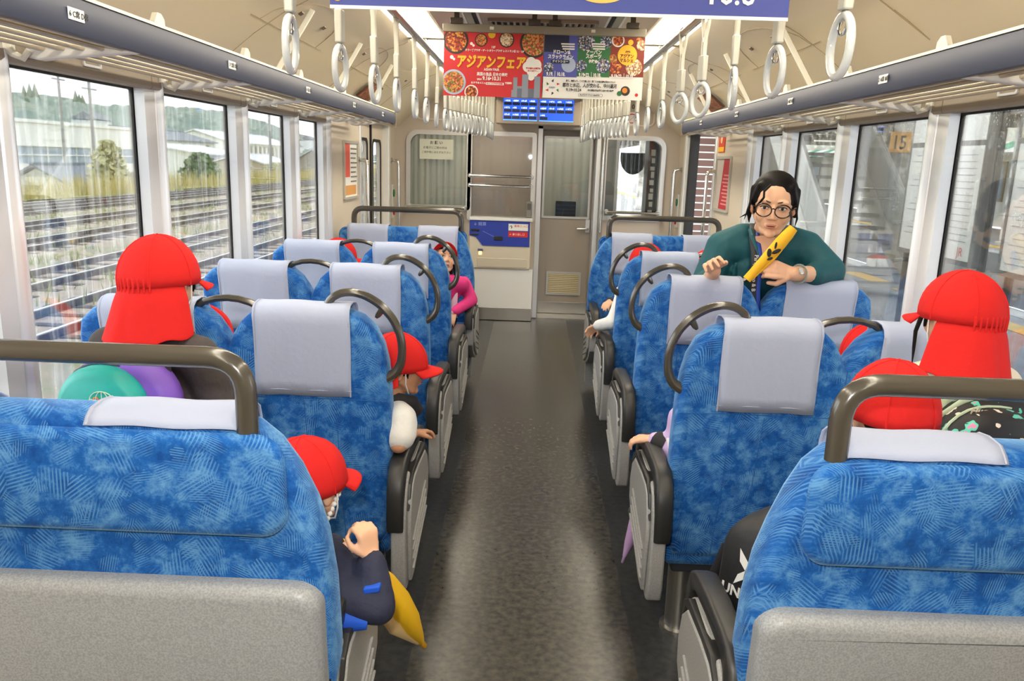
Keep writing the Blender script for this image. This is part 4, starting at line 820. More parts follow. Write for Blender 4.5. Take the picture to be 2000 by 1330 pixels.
# white two storey works building
BW = mat('white_render', (236, 238, 238), .8); BG = mat('bluish_glazing', (150, 166, 184), .25); BDK = mat('grey_opening', (150, 146, 142), .7); ROOFT = mat('grey_roof_tiles', (128, 134, 142), .7, bump=(12, .4, (1, 1, 1)))
T = thing('white_building', 'long white two storey works building beyond the tracks', 'building', 'buildings beyond the tracks', (-47, 78, GZ))
m = MB(); holed(m, 'x', -47.4, -47.0, 50, 98, GZ, 5.6, [(62.5, 70, 1.55, 3.35), (71, 86, 1.75, 3.35), (88, 96, 1.75, 3.35), (52, 61, 1.55, 3.35), (62.5, 70, -.6, .75), (71, 96, -.6, .75)]); m.box(-70, -47.4, 50, 50.3, GZ, 5.6).box(-70, -47.4, 97.7, 98, GZ, 5.6).box(-70, -47.4, 50, 98, 5.3, 5.6); m.build('walls', BW, T, smooth=0)
for a, b in ((62.5, 70), (52, 61)):
    MB().box(-47.6, -47.4, a, b, 1.55, 3.35).build('window', BDK, T, smooth=0); 
for a in (71, 88):
    w_ = MB().box(-47.3, -47.25, a, a+(15 if a == 71 else 8), 1.75, 3.35).build('window', BG, T, smooth=0)
    for i in range(1, 6 if a == 71 else 3): MB().box(-47.25, -47.15, a+i*2.5-.06, a+i*2.5+.06, 1.75, 3.35).build('mullion', BW, w_, smooth=0)
    MB().box(-47.25, -47.1, a, a+(15 if a == 71 else 8), 2.5, 2.6).build('transom', BW, w_, smooth=0)
for a, b in ((62.5, 70), (71, 96)): MB().box(-47.6, -47.4, a, b, -.6, .75).build('window', BG, T, smooth=0)
MB().box(-48, -46.8, 49.8, 98.2, 5.5, 5.8).build('parapet', BW, T, smooth=0); T.location.z -= 1.75
def house(label, x, y, w, d, eave, ridge, wallm, roofm, grp='buildings beyond the tracks', nm='tiled_house'):
    T = thing(nm, label, 'house', grp, (x, y, GZ))
    MB().box(x-w/2, x+w/2, y-d/2, y+d/2, GZ, eave).prism([(x-w/2, eave), (x+w/2, eave), (x, ridge-.1)], 'y', y-d/2, y+d/2).build('walls', wallm, T, smooth=0)
    for s in (-1, 1):
        MB().prism([(x, ridge), (x+s*(w/2+.6), eave-.1), (x+s*(w/2+.6), eave+.08), (x, ridge+.2)], 'y', y-d/2-.5, y+d/2+.5).build('roof_slope', roofm, T, smooth=0)
    MB().box(x-.2, x+.2, y-d/2-.5, y+d/2+.5, ridge+.1, ridge+.32).build('ridge_cap', roofm, T, smooth=0)
    for i in range(int(d//3)): MB().box(x+w/2, x+w/2+.05, y-d/2+.8+i*3, y-d/2+2.2+i*3, GZ+.9, eave-.5).build('window', BDK, T, smooth=0)
    T.location.z -= 1.3
house('low house with grey tiled roof in front of the white building', -38, 66, 5, 9, -.1, 1.35, BW, ROOFT); house('small lean house with dark tiled roof left of the low tiled house', -36, 53.5, 3, 5, -.45, .5, BDK, ROOFT)
house('white shed behind the hedge bush', -52, 118, 14, 18, 2.6, 3.6, BW, mat('pale_roof', (222, 226, 230), .6)); house('brown walled shed past the hedge bush', -40, 116, 6, 12, 1.6, 2.6, mat('tan_wall', (196, 186, 172), .8), mat('pale_roof', (222, 226, 230), .6))
house('barn with a steep pale roof far along the tracks', -40, 155, 8, 16, 1.2, 3.8, BDK, mat('blue_grey_roof', (176, 186, 198), .6)); house('long pale hall behind the barn', -70, 190, 14, 44, 5, 7.2, BW, mat('pale_roof', (222, 226, 230), .6)); house('white hall behind the sheds', -66, 140, 12, 26, 4.6, 6.2, BW, ROOFT)
random.seed(11)
for i in range(16):
    y = 300+i*21+random.uniform(-5, 5); x = -140-random.uniform(0, 40)
    z = 2+random.uniform(0, 8); w_ = random.uniform(7, 12)
    T = thing('hillside_house', 'small pale house on the wooded hillside, %s from the left' % ORD[i], 'house', 'houses on the hillside', (x, y, z))
    MB().box(x-w_/2, x+w_/2, y-5, y+5, z-5, z+2.2).build('walls', BW, T, smooth=0); MB().prism([(x-w_/2-.8, z+2.4), (x+w_/2+.8, z+2.4), (x, z+5.2)], 'y', y-5.6, y+5.6).build('roof', ROOFT, T, smooth=0)
# wooded hill
HILL = mat('hazed_wooded_hill', (132, 150, 136), .95, var=((104, 124, 116), .06, .2), bump=(.5, .8)); random.seed(5); rows = []  # distance haze is put into these pale grey-green base colours
def hz(x, y):
    d = (-x-120)/150; g = max(0., min(1., d)); base = 22*math.exp(-((y-400)/120)**2) + 34*math.exp(-((y-660)/170)**2) + 7*math.exp(-((y-270)/110)**2)
    return GZ + base*g*g*(3-2*g)
for i in range(34):
    x = -118-i*6; rows.append([(x+random.uniform(-2, 2), y+random.uniform(-2, 2), hz(x, y)+random.uniform(0, 3.2)*(min(1, i/5))) for y in range(100, 1150, 7)])
MB().sheet(rows).build('hill', HILL, kind='structure', smooth=0)
for k in range(9):
    y = 330+k*14; x = -232-(k % 3)*6; h = random.uniform(6, 9)
    T = thing('conifer', 'dark conifer on the wooded hill crest, %s from the left' % ORD[k], 'tree', 'conifers on the hill', (x, y, hz(x, y)))
    MB().tube([(x, y, hz(x, y)-1), (x, y, hz(x, y)+h)], [2.6, .1], 7).build('crown', LG3, T, smooth=0); MB().cyl((x, y, hz(x, y)-2), (x, y, hz(x, y)), .4, 6).build('trunk', mat('bark', (92, 80, 66), .9), T)
for k, (x, y, h) in enumerate(((-35, 64.5, 7.5), (-27.5, 85, 9), (-26, 118, 9), (-26, 160, 9), (-43.5, 75, 9))):
    T = thing('utility_pole', 'grey utility pole with crossarms outside the left windows, %s along' % ORD[k], 'utility pole', 'utility poles', (x, y, GZ))
    MB().cyl((x, y, GZ), (x, y, h), .16, 10, .11).build('pole', mat('concrete_pole', (150, 152, 152), .8), T)
    for z in (h-.5, h-1.4): MB().box(x-.05, x+.05, y-1, y+1, z-.06, z+.06).build('crossarm', mat('crossarm', (120, 124, 126), .6), T, smooth=0)
for k, (x, z) in enumerate(((-9.5, 4.9), (-13.3, 5.6), (-16.8, 5.2), (-20, 6.4), (-26, 8.2), (-26, 7.3))):
    tag(MB().tube([(x, -10+i*10, z-.25*math.sin(math.pi*(i % 5)/5)) for i in range(20)], .012+.0008*k, 5).build('overhead_wire', mat('wire_black', (70, 74, 78), .6)), 'thin overhead wire above the yard, %s from the train' % ORD[k], 'wire', 'overhead wires')
# ================================================================== outside, right: platform
PZ = -.10; PLAT = mat('platform_asphalt', (168, 166, 164), .8, var=((150, 148, 146), 3, .2)); YEL = mat('tactile_yellow', (226, 186, 96), .7); CONC = mat('pale_concrete', (206, 204, 198), .85, var=((176, 172, 166), 1.2, .2)); DKROOF = mat('dark_roof_underside', (120, 112, 106), .8)
m = MB().box(1.66, 6.25, -12, 80, PZ-1.1, PZ); m.build('platform', PLAT, kind='structure', smooth=0)
for x0, x1, y0, nm, mm in ((1.66, 1.95, -12, 'platform_coping', CONC), (5.95, 6.25, -12, 'platform_coping', CONC)): MB().box(x0, x1, y0, 80, PZ-.02, PZ+.006).build(nm, mm, kind='structure', smooth=0)
for x0, lab in ((2.45, 'yellow tactile strip on the near side of the platform'), (5.35, 'yellow tactile strip on the far side of the platform')):
    T = thing('tactile_strip', lab, 'tactile paving', 'tactile strips', (x0+.15, 10, PZ))
    for i in range(60): MB().box(x0, x0+.3, -4+i*.302, -3.702+i*.302+(-.006), PZ, PZ+.008).build('tile', YEL, T, smooth=0)
    MB().box(x0, x0+.3, 14.1, 80, PZ, PZ+.008).build('far_tiles', YEL, T, smooth=0, kind='stuff')
MB().box(6.25, 10.4, -12, 90, GZ-.1, GZ-.02).build('trackbed', mat('dark_ballast', (120, 112, 106), .95, var=((84, 78, 74), 6, .2), bump=(20, .5)), kind='structure', smooth=0)
T = thing('railway_track', 'railway track between the two platforms on the right', 'railway track', 'yard tracks', (8.3, 30, GZ))
for q in (-.533, .533): MB().box(8.3+q-.032, 8.3+q+.032, -10, 90, GZ-.02, GZ+.13).build('rail', RAILM, T, smooth=0)
m = MB()
for i in range(90): m.box(7.3, 9.3, -4+i*.75, -3.8+i*.75, GZ-.03, GZ+.02)
m.build('sleepers', TIE, T, smooth=0, kind='stuff')
MB().box(10.4, 15.5, -12, 90, GZ, PZ).build('platform_far', PLAT, kind='structure', smooth=0); MB().box(10.4, 10.8, -12, 90, PZ, PZ+.01).build('platform_coping', CONC, kind='structure', smooth=0); MB().box(11.2, 11.5, -12, 90, PZ, PZ+.01).build('platform_yellow_line', YEL, kind='structure', smooth=0)
m = MB().box(2.9, 6.2, -8, 60, 3.05, 3.2)
for i in range(18): m.box(2.9, 6.2, -7+i*3.6, -6.85+i*3.6, 2.85, 3.05)
m.box(2.85, 3.0, -8, 60, 2.8, 3.2).box(6.1, 6.25, -8, 60, 2.75, 3.2); m.build('platform_roof', DKROOF, kind='structure', smooth=0)
m = MB().box(11.2, 14.6, -8, 70, 3.3, 3.45).box(11.1, 11.25, -8, 70, 3.0, 3.45)
for i in range(20): m.box(11.2, 14.6, -7+i*3.6, -6.85+i*3.6, 3.05, 3.3)
m.build('platform_roof_far', DKROOF, kind='structure', smooth=0)
for k, (x, y) in enumerate(((5.95, 13.6), (4.3, 24), (4.3, 32), (4.3, 3.2), (11.8, 20), (11.8, 29), (11.8, 38))):
    T = thing('platform_pillar', ('white flaking platform pillar bearing the yellow 15 plate' if k == 0 else 'white platform roof pillar, %s one along the platforms' % ORD[k]), 'pillar', 'platform pillars', (x, y, PZ))
    MB().box(x-.2, x+.2, y-.2, y+.2, PZ, 3.0).build('shaft', mat('flaking_white_paint', (222, 220, 214), .8, var=((150, 146, 140), 3.5, .08)), T, bevel=.02); MB().box(x-.26, x+.26, y-.26, y+.26, PZ, PZ+.12).build('foot', CONC, T, bevel=.02)
    if k == 0:
        pl = MB().box(x-.24, x+.13, y-.225, y-.205, 1.90, 2.22).build('number_plate', mat('ochre_plate', (222, 166, 84), .6), T, smooth=0)
        text('15', .30, mat('plate_ink', (70, 60, 50), .7), (x-.21, y-.228, 1.955), pl, bold=.004, sx=.8)
TUBE = mat('lit_tube', (255, 255, 250), .4, emit=((255, 255, 250), 12))
for k, (x, y) in enumerate(((3.2, 5), (3.2, 9), (3.2, 13), (3.2, 17), (3.2, 21), (5.2, 11), (5.2, 19), (12, 18), (12, 24), (12, 30), (13, 22))):
    T = thing('tube_lamp', 'lit fluorescent lamp under the %s platform roof, %s in line' % ('near' if x < 10 else 'far', ORD[k]), 'lamp', 'platform lamps', (x, y, 2.7)); z = 2.72 if x < 10 else 2.95
    MB().box(x-.08, x+.08, y-.6, y+.6, z+.03, z+.09).build('fitting', WHITE, T, smooth=0); MB().cyl((x, y-.58, z), (x, y+.58, z), .02, 8).build('tube', TUBE, T)
    for q in (-.4, .4): MB().box(x-.01, x+.01, y+q-.01, y+q+.01, z+.08, 3.06 if x < 10 else 3.31).build('stem', DKROOF, T, smooth=0)
# notice boards
for k, (a, b, lab) in enumerate(((6.05, 7.3, 'left notice board with a plain white sheet on the platform'), (4.75, 5.72, 'timetable board with pink striped rows on the platform'))):
    T = thing('notice_board', lab, 'notice board', 'platform notice boards', (3.3, (a+b)/2, PZ)); X = 3.30
    MB().box(X, X+.06, a, b, .88, 2.05).build('panel', mat('board_frame', (120, 118, 116), .5, .3), T, bevel=.005)
    for y in (a+.02, b-.02): MB().cyl((X+.09, y, PZ), (X+.09, y, 2.1), .03, 8).build('leg', mat('board_leg', (90, 88, 86), .5), T)
    MB().box(X-.004, X, a+.05, b-.05, .92, 1.78).build('sheet', PAPER, T, smooth=0)
    MB().box(X-.004, X, a+.05, b-.05, 1.82, 2.02).build('header', mat('board_header', (196, 184, 164), .6) if k else PAPER, T, smooth=0)
    if k:
        text('中央本線 時刻表', .075, INK, (X-.006, b-.10, 1.93), T, rot=(math.pi/2, 0, -math.pi/2)); text('for NAGOYA  方面', .055, INK, (X-.006, b-.10, 1.855), T, rot=(math.pi/2, 0, -math.pi/2))
        for i in range(10): MB().box(X-.006, X-.004, a+.06, a+.46, .99+i*.076, 1.03+i*.076).build('pink_row', mat('pink_row', (236, 150, 146), .7), T, smooth=0)
        for i in range(18): MB().box(X-.006, X-.004, a+.50, b-.10-.05*(i % 3), .97+i*.043, .976+i*.043).build('text_row', mat('grey_row', (170, 172, 178), .7), T, smooth=0)
    else:
        for i in range(14): MB().box(X-.006, X-.004, a+.12, b-.10-.06*(i % 4), 1.06+i*.05, 1.066+i*.05).build('text_row', mat('grey_row', (170, 172, 178), .7), T, smooth=0)
        text('JR', .10, mat('pale_red_print', (226, 120, 110), .6), (X-.006, a+.22, .95), T, rot=(math.pi/2, 0, -math.pi/2))
# stairs to the footbridge
T = thing('footbridge_stair', 'white footbridge stair rising along the platform', 'stairs', None, (4.6, 13, PZ)); WST = mat('stair_white', (214, 212, 206), .7)
def sy(t): return 11.0+t*4.2
def sz(t): return PZ+t*3.2
for x in (4.0, 5.2): MB().beam((x, sy(0), sz(0)+.1), (x, sy(1), sz(1)+.1), .06, .34, (1, 0, 0) if False else (0, 0, 1)).build('stringer', WST, T, smooth=0); MB().beam((x, sy(0), sz(0)+1.0), (x, sy(1), sz(1)+1.0), .05, .06).build('handrail', WST, T, smooth=0); MB().beam((x, sy(0), sz(0)+.6), (x, sy(1), sz(1)+.6), .02, .7).build('side_sheet', mat('stair_sheet', (190, 190, 186), .7), T, smooth=0)
for i in range(18): t = (i+.5)/18; MB().box(4.03, 5.17, sy(t)-.14, sy(t)+.14, sz(t)+.04, sz(t)+.09).build('tread', CONC, T, smooth=0)
MB().box(3.9, 5.3, 15.2, 15.6, 2.75, 3.04).build('landing_beam', WST, T, smooth=0)
# kiosk with slatted shutter seen through the open door
T = thing('shuttered_kiosk', 'kiosk with a brown slatted shutter seen through the open right door', 'kiosk', None, (4.5, 20, PZ))
MB().box(3.3, 5.6, 18.6, 22, PZ, 2.7).build('walls', mat('kiosk_wall', (150, 140, 132), .7), T, smooth=0)
for i in range(16): MB().box(3.42, 4.75, 18.52, 18.60, PZ+.1+i*.16, PZ+.225+i*.16).build('shutter_slat', mat('shutter_brown', (112, 84, 76), .6), T, smooth=0); MB().box(3.42, 4.75, 18.50, 18.60, PZ+.228+i*.16, PZ+.256+i*.16).build('slat_edge', WHITE, T, smooth=0)
# building across the tracks
T = thing('station_building', 'cream station building with windows beyond the far platform', 'building', None, (17, 40, PZ)); m = MB(); holed(m, 'x', 16.0, 16.3, 5, 80, PZ, 3.6, [(28+i*6, 30.4+i*6, .75, 2.1) for i in range(7)]); m.box(16.3, 24, 5, 80, 3.5, 3.7); m.build('walls', mat('station_cream', (220, 216, 204), .8), T, smooth=0)
for i in range(7):
    f = MB().ring(rrect(28+i*6, 30.4+i*6, .75, 2.1, .01, 2), rrect(28.12+i*6, 30.28+i*6, .85, 2.0, .01, 2), 'x', 15.96, 16.1).build('window_frame', mat('bronze_frame', (150, 134, 110), .5), T, smooth=0); MB().box(16.1, 16.13, 28+i*6, 30.4+i*6, .75, 2.1).build('pane', BG, f, smooth=0)
T = thing('striped_awning', 'green and white striped awning along the station building', 'awning', None, (15.6, 40, 2.4))
for i in range(48): MB().prism([(16.0, 2.75), (14.9, 2.35), (14.9, 2.30), (16.0, 2.70)], 'y', 16+i*1.2, 17.2+i*1.2).build('stripe', mat('awning_green', (70, 150, 110), .7) if i % 2 else PAPER, T, smooth=0)
# ================================================================== people
SKIN = mat('skin_warm', (226, 178, 146), .5, spec=.35); SKINT = mat('skin_tan', (204, 150, 116), .5, spec=.35)
HAIR = mat('black_hair', (18, 15, 15), .55, spec=.15); EYEW = mat('eye_white', (232, 230, 226), .25); EYEB = mat('eye_dark', (34, 24, 20), .15); LIP = mat('lip_rose', (190, 124, 108), .5); BROW = mat('brow_dark', (70, 54, 46), .7)
WSHIRT = mat('white_shirt', (230, 230, 226), .8, bump=(26, .4)); NAVY = mat('navy_cloth', (38, 42, 66), .8, bump=(26, .6)); TEAL = mat('teal_blouse', (12, 80, 90), .7, bump=(13, .7, (1, 1, .45))); CHARC = mat('charcoal_jacket', (66, 60, 60), .8, bump=(20, .5)); PINK = mat('pink_fleece', (222, 56, 132), .85, bump=(60, .2)); LILAC = mat('lilac_cloth', (206, 180, 226), .8); BLKC = mat('black_cloth', (32, 31, 34), .75, bump=(30, .2)); DENIM = mat('dark_trousers', (48, 52, 70), .8)
SHOE = mat('shoe_grey', (120, 120, 126), .6); ELAST = mat('white_elastic', (240, 240, 236), .6); CREAMC = mat('cream_cloth', (226, 216, 196), .8)
def frame(fwd, up=(0, 0, 1)):
    f = Vector(fwd).normalized(); u = Vector(up); r = f.cross(u).normalized(); u = r.cross(f); return r, f, u
class Fr:
    """local frame: x right, y forward, z up"""
    def __init__(s, c, fwd, up=(0, 0, 1), k=1.): s.c = Vector(c); s.r, s.f, s.u = frame(fwd, up); s.k = k; s.R = Matrix((s.r, s.f, s.u)).transposed()
    def p(s, x, y, z): return s.c + (s.r*x + s.f*y + s.u*z)*s.k
    def ell(s, mb, c, rad, rot=None): return mb.ell(s.p(*c), tuple(q*s.k for q in rad), 16, 12, s.R @ rot if rot else s.R)
    def cap(s, mb, a, b, r1, r2=None): return mb.cap(s.p(*a), s.p(*b), r1*s.k, (r1 if r2 is None else r2)*s.k)
def remesh(mb, name, m, parent, voxel=.008, smooth=4, dec=None, label=None):
    o0 = Vector((0, 0, 0)); p = parent
    while p is not None: o0 += ROOTLOC.get(p.name, Vector((0, 0, 0))); p = p.parent
    me = bpy.data.meshes.new('tmp'); me.from_pydata([(a-o0.x, b-o0.y, c-o0.z) for a, b, c in mb.v], [], mb.f)
    bm = bmesh.new(); bm.from_mesh(me); bmesh.ops.recalc_face_normals(bm, faces=bm.faces[:]); bm.to_mesh(me); bm.free()
    t = bpy.data.objects.new('tmp', me); COL.objects.link(t)
    q = t.modifiers.new('r', 'REMESH'); q.mode = 'VOXEL'; q.voxel_size = voxel; q.use_smooth_shade = True
    if smooth: q = t.modifiers.new('s', 'SMOOTH'); q.factor = .5; q.iterations = smooth
    if dec: q = t.modifiers.new('d', 'DECIMATE'); q.ratio = dec
    dg = bpy.context.evaluated_depsgraph_get(); nm = bpy.data.meshes.new_from_object(t.evaluated_get(dg)); bpy.data.objects.remove(t); bpy.data.meshes.remove(me)
    nm.name = name; nm.materials.clear(); nm.materials.append(m); nm.shade_smooth()
    o = bpy.data.objects.new(name, nm); COL.objects.link(o); o.parent = parent
    return tag(o, label)
def head(mb, F, neck=None):
    F.ell(mb, (0, -.012, .028), (.076, .093, .086)); F.ell(mb, (0, .022, -.035), (.059, .066, .072)); F.ell(mb, (0, .062, -.098), (.021, .020, .017))
    for s in (-1, 1):
        F.ell(mb, (s*.036, .050, -.030), (.026, .030, .030)); F.ell(mb, (s*.079, -.012, -.012), (.009, .019, .031)); F.cap(mb, (s*.054, .0, -.045), (s*.024, .05, -.090), .016, .015)
        F.ell(mb, (s*.033, .074, .024), (.022, .012, .010))
    F.cap(mb, (0, .082, .004), (0, .098, -.030), .0085, .0125); F.ell(mb, (-.012, .090, -.034), (.0085, .010, .008)); F.ell(mb, (.012, .090, -.034), (.0085, .010, .008))
    F.ell(mb, (0, .080, -.066), (.024, .011, .012))
    if neck is not None: mb.cap(F.p(0, -.025, -.06), neck, .048*F.k, .056*F.k)
def face(T, F, brow=True, look=(0, 0)):
    for s in (-1, 1):
        e = MB(); F.ell(e, (s*.032, .0775, .002), (.0145, .0075, .0066)); eo = e.build('eye', EYEW, T)
        i = MB(); F.ell(i, (s*.032+look[0], .0835, .002+look[1]), (.0058, .0035, .0060)); i.build('iris', EYEB, eo)
        l = MB().tube([F.p(s*.032+.017*q, .0805+.005*(1-q*q), .003+.0058*(1-q*q)) for q in (-1, -.6, -.2, .2, .6, 1)], .0017*F.k, 6); l.build('upper_lash', EYEB, eo)
        if brow: MB().tube([F.p(s*(.013+.010*q), .088-.0035*q, .023+.0022*q-.0013*max(0, q-2)**2) for q in (0, 1, 2, 3, 4)], [.0022*F.k, .003*F.k, .003*F.k, .0024*F.k, .001*F.k], 6).build('eyebrow', BROW, T)
    m = MB(); F.ell(m, (0, .088, -.0615), (.020, .005, .0035)); F.ell(m, (0, .0875, -.0695), (.016, .006, .0042)); lo = m.build('lips', LIP, T); MB().tube([F.p(.017*q, .0925-.003*q*q, -.0655) for q in (-1, -.5, 0, .5, 1)], [.0006*F.k, .0016*F.k, .002*F.k, .0016*F.k, .0006*F.k], 6).build('mouth_line', mat('mouth_dark', (92, 44, 40), .6), lo)
def hand(mb, w, d, n, s=.72, curl=.5, th=1, spread=.05):
    w, d, n = Vector(w), Vector(d).normalized(), Vector(n); n = (n-d*n.dot(d)).normalized(); sd = d.cross(n)*th
    L = (.066, .076, .071, .056)
    for i in range(4):
        o = sd*(1.5-i)*.0195*s; kn = w + d*(.082-.004*abs(i-1.2))*s + o
        mb.cap(w+o*.55+d*.008*s, kn, .0135*s, .0115*s, 8)
        a = curl*.55; p = kn; side = d.cross(n)
        for q, (fr, rr) in enumerate(((.45, .0098), (.30, .0088), (.25, .0078))):
            dd = (d*math.cos(a) + n*math.sin(a) + sd*(1.5-i)*spread).normalized(); e = p + dd*L[i]*fr*s; mb.cap(p, e, rr*s, rr*.92*s, 8); p = e; a += curl*(.95 if q == 0 else .7)
    b = w + d*.022*s + sd*.024*s; e1 = b + (d*.62+sd*.62+n*.42).normalized()*.042*s; e2 = e1 + (d*.85+n*.45+sd*.05*(1-curl)).normalized()*.032*s
    mb.cap(b, e1, .0145*s, .0115*s, 8); mb.cap(e1, e2, .0112*s, .0088*s, 8)
def redcap(T, F, flap=.0, seed=0, brimdroop=.25, brim=True, elastic=True):
    """soft red gym cap; flap = length of the neck flap"""
    n, mrow = 48, 9; R = (.098, .114, .118)
    def sph(az, el, k=1.):
        w_ = 1+.014*abs(math.sin(3*az))+.006*math.sin(5*az+seed)
        return F.p(R[0]*k*w_*math.sin(az)*math.cos(el), R[1]*k*w_*math.cos(az)*math.cos(el)-.004, .005+R[2]*k*math.sin(el))
    rows = [[sph(2*math.pi*i/n, -.12+(math.pi/2+.12-.03)*j/mrow) for i in range(n+1)] for j in range(mrow+1)]
    m = MB().sheet(rows); m.add([sph(2*math.pi*i/n, math.pi/2-.031) for i in range(n)] + [F.p(0, -.004, .005+R[2])], [(i, (i+1) % n, n) for i in range(n)])
    cap_ = m.build('cap', REDC, T, solid=.003, smooth=60)
    for q in range(6):
        az = math.pi/6+q*math.pi/3; MB().tube([sph(az, -.1+1.6*j/10, 1.012) for j in range(11)], .0024*F.k, 5).build('seam', REDC, cap_)
    MB().ell(F.p(0, -.004, .004+R[2]), (.006*F.k,)*3, 8, 6).build('button', REDC, cap_)
    if brim:
        rows = []
        for j in range(6):
            t = j/5; row = []
            for i in range(17):
                az = (-1+2*i/16)*1.12; ex = t*.062*math.cos(az*1.12)**.6; p0 = (R[0]*math.sin(az), R[1]*math.cos(az)-.004)
                row.append(F.p(p0[0]*(1+ex*2.2), p0[1]+ex*(.75+.25*math.cos(az)), -.006-ex*brimdroop-.014*abs(az)**2*t))
            rows.append(row)
        MB().sheet(rows).build('brim', REDC, cap_, solid=.0045, smooth=60)
    if flap:
        rows = []
        for j in range(10):
            t = j/9; row = []
            for i in range(25):
                q = -1+2*i/24; az = math.pi+q*1.45; pinch = 1-.055*math.exp(-((t-.06)/.1)**2); fl = pinch*(1+(.50 if q > 0 else .30)*t**1.1*(1-.15*abs(q)))+.030*math.sin(6*az+seed)*t
                row.append(F.p(R[0]*math.sin(az)*fl, R[1]*math.cos(az)*fl-.004, -.008-flap*t*(1-.10*q*q)+.006*math.sin(9*az)*t))
            rows.append(row)
        MB().sheet(rows).build('neck_flap', REDC, cap_, solid=.003, smooth=70, sub=1)
        for i in range(9):
            az = math.pi+(-.55+.1375*i); MB().cap(F.p(R[0]*1.0*math.sin(az), R[1]*1.0*math.cos(az)-.004, .012), F.p(R[0]*1.0*math.sin(az), R[1]*1.0*math.cos(az)-.004, -.022), .0045*F.k, .003*F.k, 6).build('elastic_pleat', REDC, cap_)
    if elastic:
        for s in (-1, 1): MB().tube([F.p(s*.092, .01, -.01), F.p(s*.088, .012, -.05), F.p(s*.06, .03, -.092), F.p(0, .045, -.112)], .0022*F.k, 5).build('chin_elastic', ELAST, cap_)
    return cap_
def limb(mb, pts, rad):
    for a, b, r1, r2 in zip(pts, pts[1:], rad, rad[1:]): mb.cap(a, b, r1, r2)
def torso(mb, pel, nb, shL, shR, wide=.115, deep=.085, k=1., sr=1.1):
    """trunk between pelvis and neck base through both shoulders"""
    pel, nb, shL, shR = map(Vector, (pel, nb, shL, shR)); ax = (shR-shL).normalized(); mid = (shL+shR)/2; up = (mid-pel).normalized(); fw = ax.cross(up).normalized()
    R = Matrix((ax, fw, up)).transposed(); L = (mid-pel).length
    mb.ell(pel, (wide*1.05*k, deep*1.15*k, .10*k), 16, 10, R); mb.ell(pel+up*L*.35, (wide*.98*k, deep*1.05*k, .13*k), 16, 10, R); mb.ell(pel+up*L*.72, (wide*1.08*k, deep*1.05*k, .13*k), 16, 10, R)
    mb.cap(shL, nb, .045*k*sr, .05*k*sr); mb.cap(shR, nb, .045*k*sr, .05*k*sr); mb.cap(shL, shR, .05*k*sr, .05*k*sr)
def legs_sit(mb, pel, fwd, kneez, footz=.07, r=.062, reach=.30, spread=.075):
    pel = Vector(pel); f = Vector(fwd).normalized(); sd = Vector((f.y, -f.x, 0)); out = []
    for s in (-1, 1):
        h = pel+sd*s*.06; kn = Vector((pel.x, pel.y, 0))+f*reach+sd*s*spread; kn.z = kneez; an = kn+f*.03; an.z = footz+.02
        limb(mb, [h, kn, an], [r*1.15, r*.85, r*.6]); out.append((an, f))
    return out
def shoes(T, feet, z=0.0, k=1.):
    for an, f in feet:
        m = MB(); r, ff, u = frame(f); Rm_ = Matrix((r, ff, u)).transposed()
        m.ell(an+f*.045*k+Vector((0, 0, -.035)), (.036*k, .10*k, .034*k), 14, 8, Rm_); m.cap(an, an+Vector((0, 0, -.03)), .04*k, .04*k); m.build('shoe', SHOE, T)
def straps(T, shL, shR, fwd, up, m, w=.022, k=1., name='strap'):
    """backpack shoulder straps"""
    for s in (shL, shR):
        s = Vector(s); f = Vector(fwd).normalized(); u = Vector(up).normalized(); i = ((Vector(shL)+Vector(shR))/2-s).normalized(); b = s+i*.05
        MB().tube([b-f*.10-u*.10, b-f*.085+u*.01, b-f*.03+u*.062, b+f*.04+u*.05, b+f*.088-u*.02, b+f*.098-u*.12, b+f*.075-u*.22], w, 8, flat=.35).build(name, m, T)
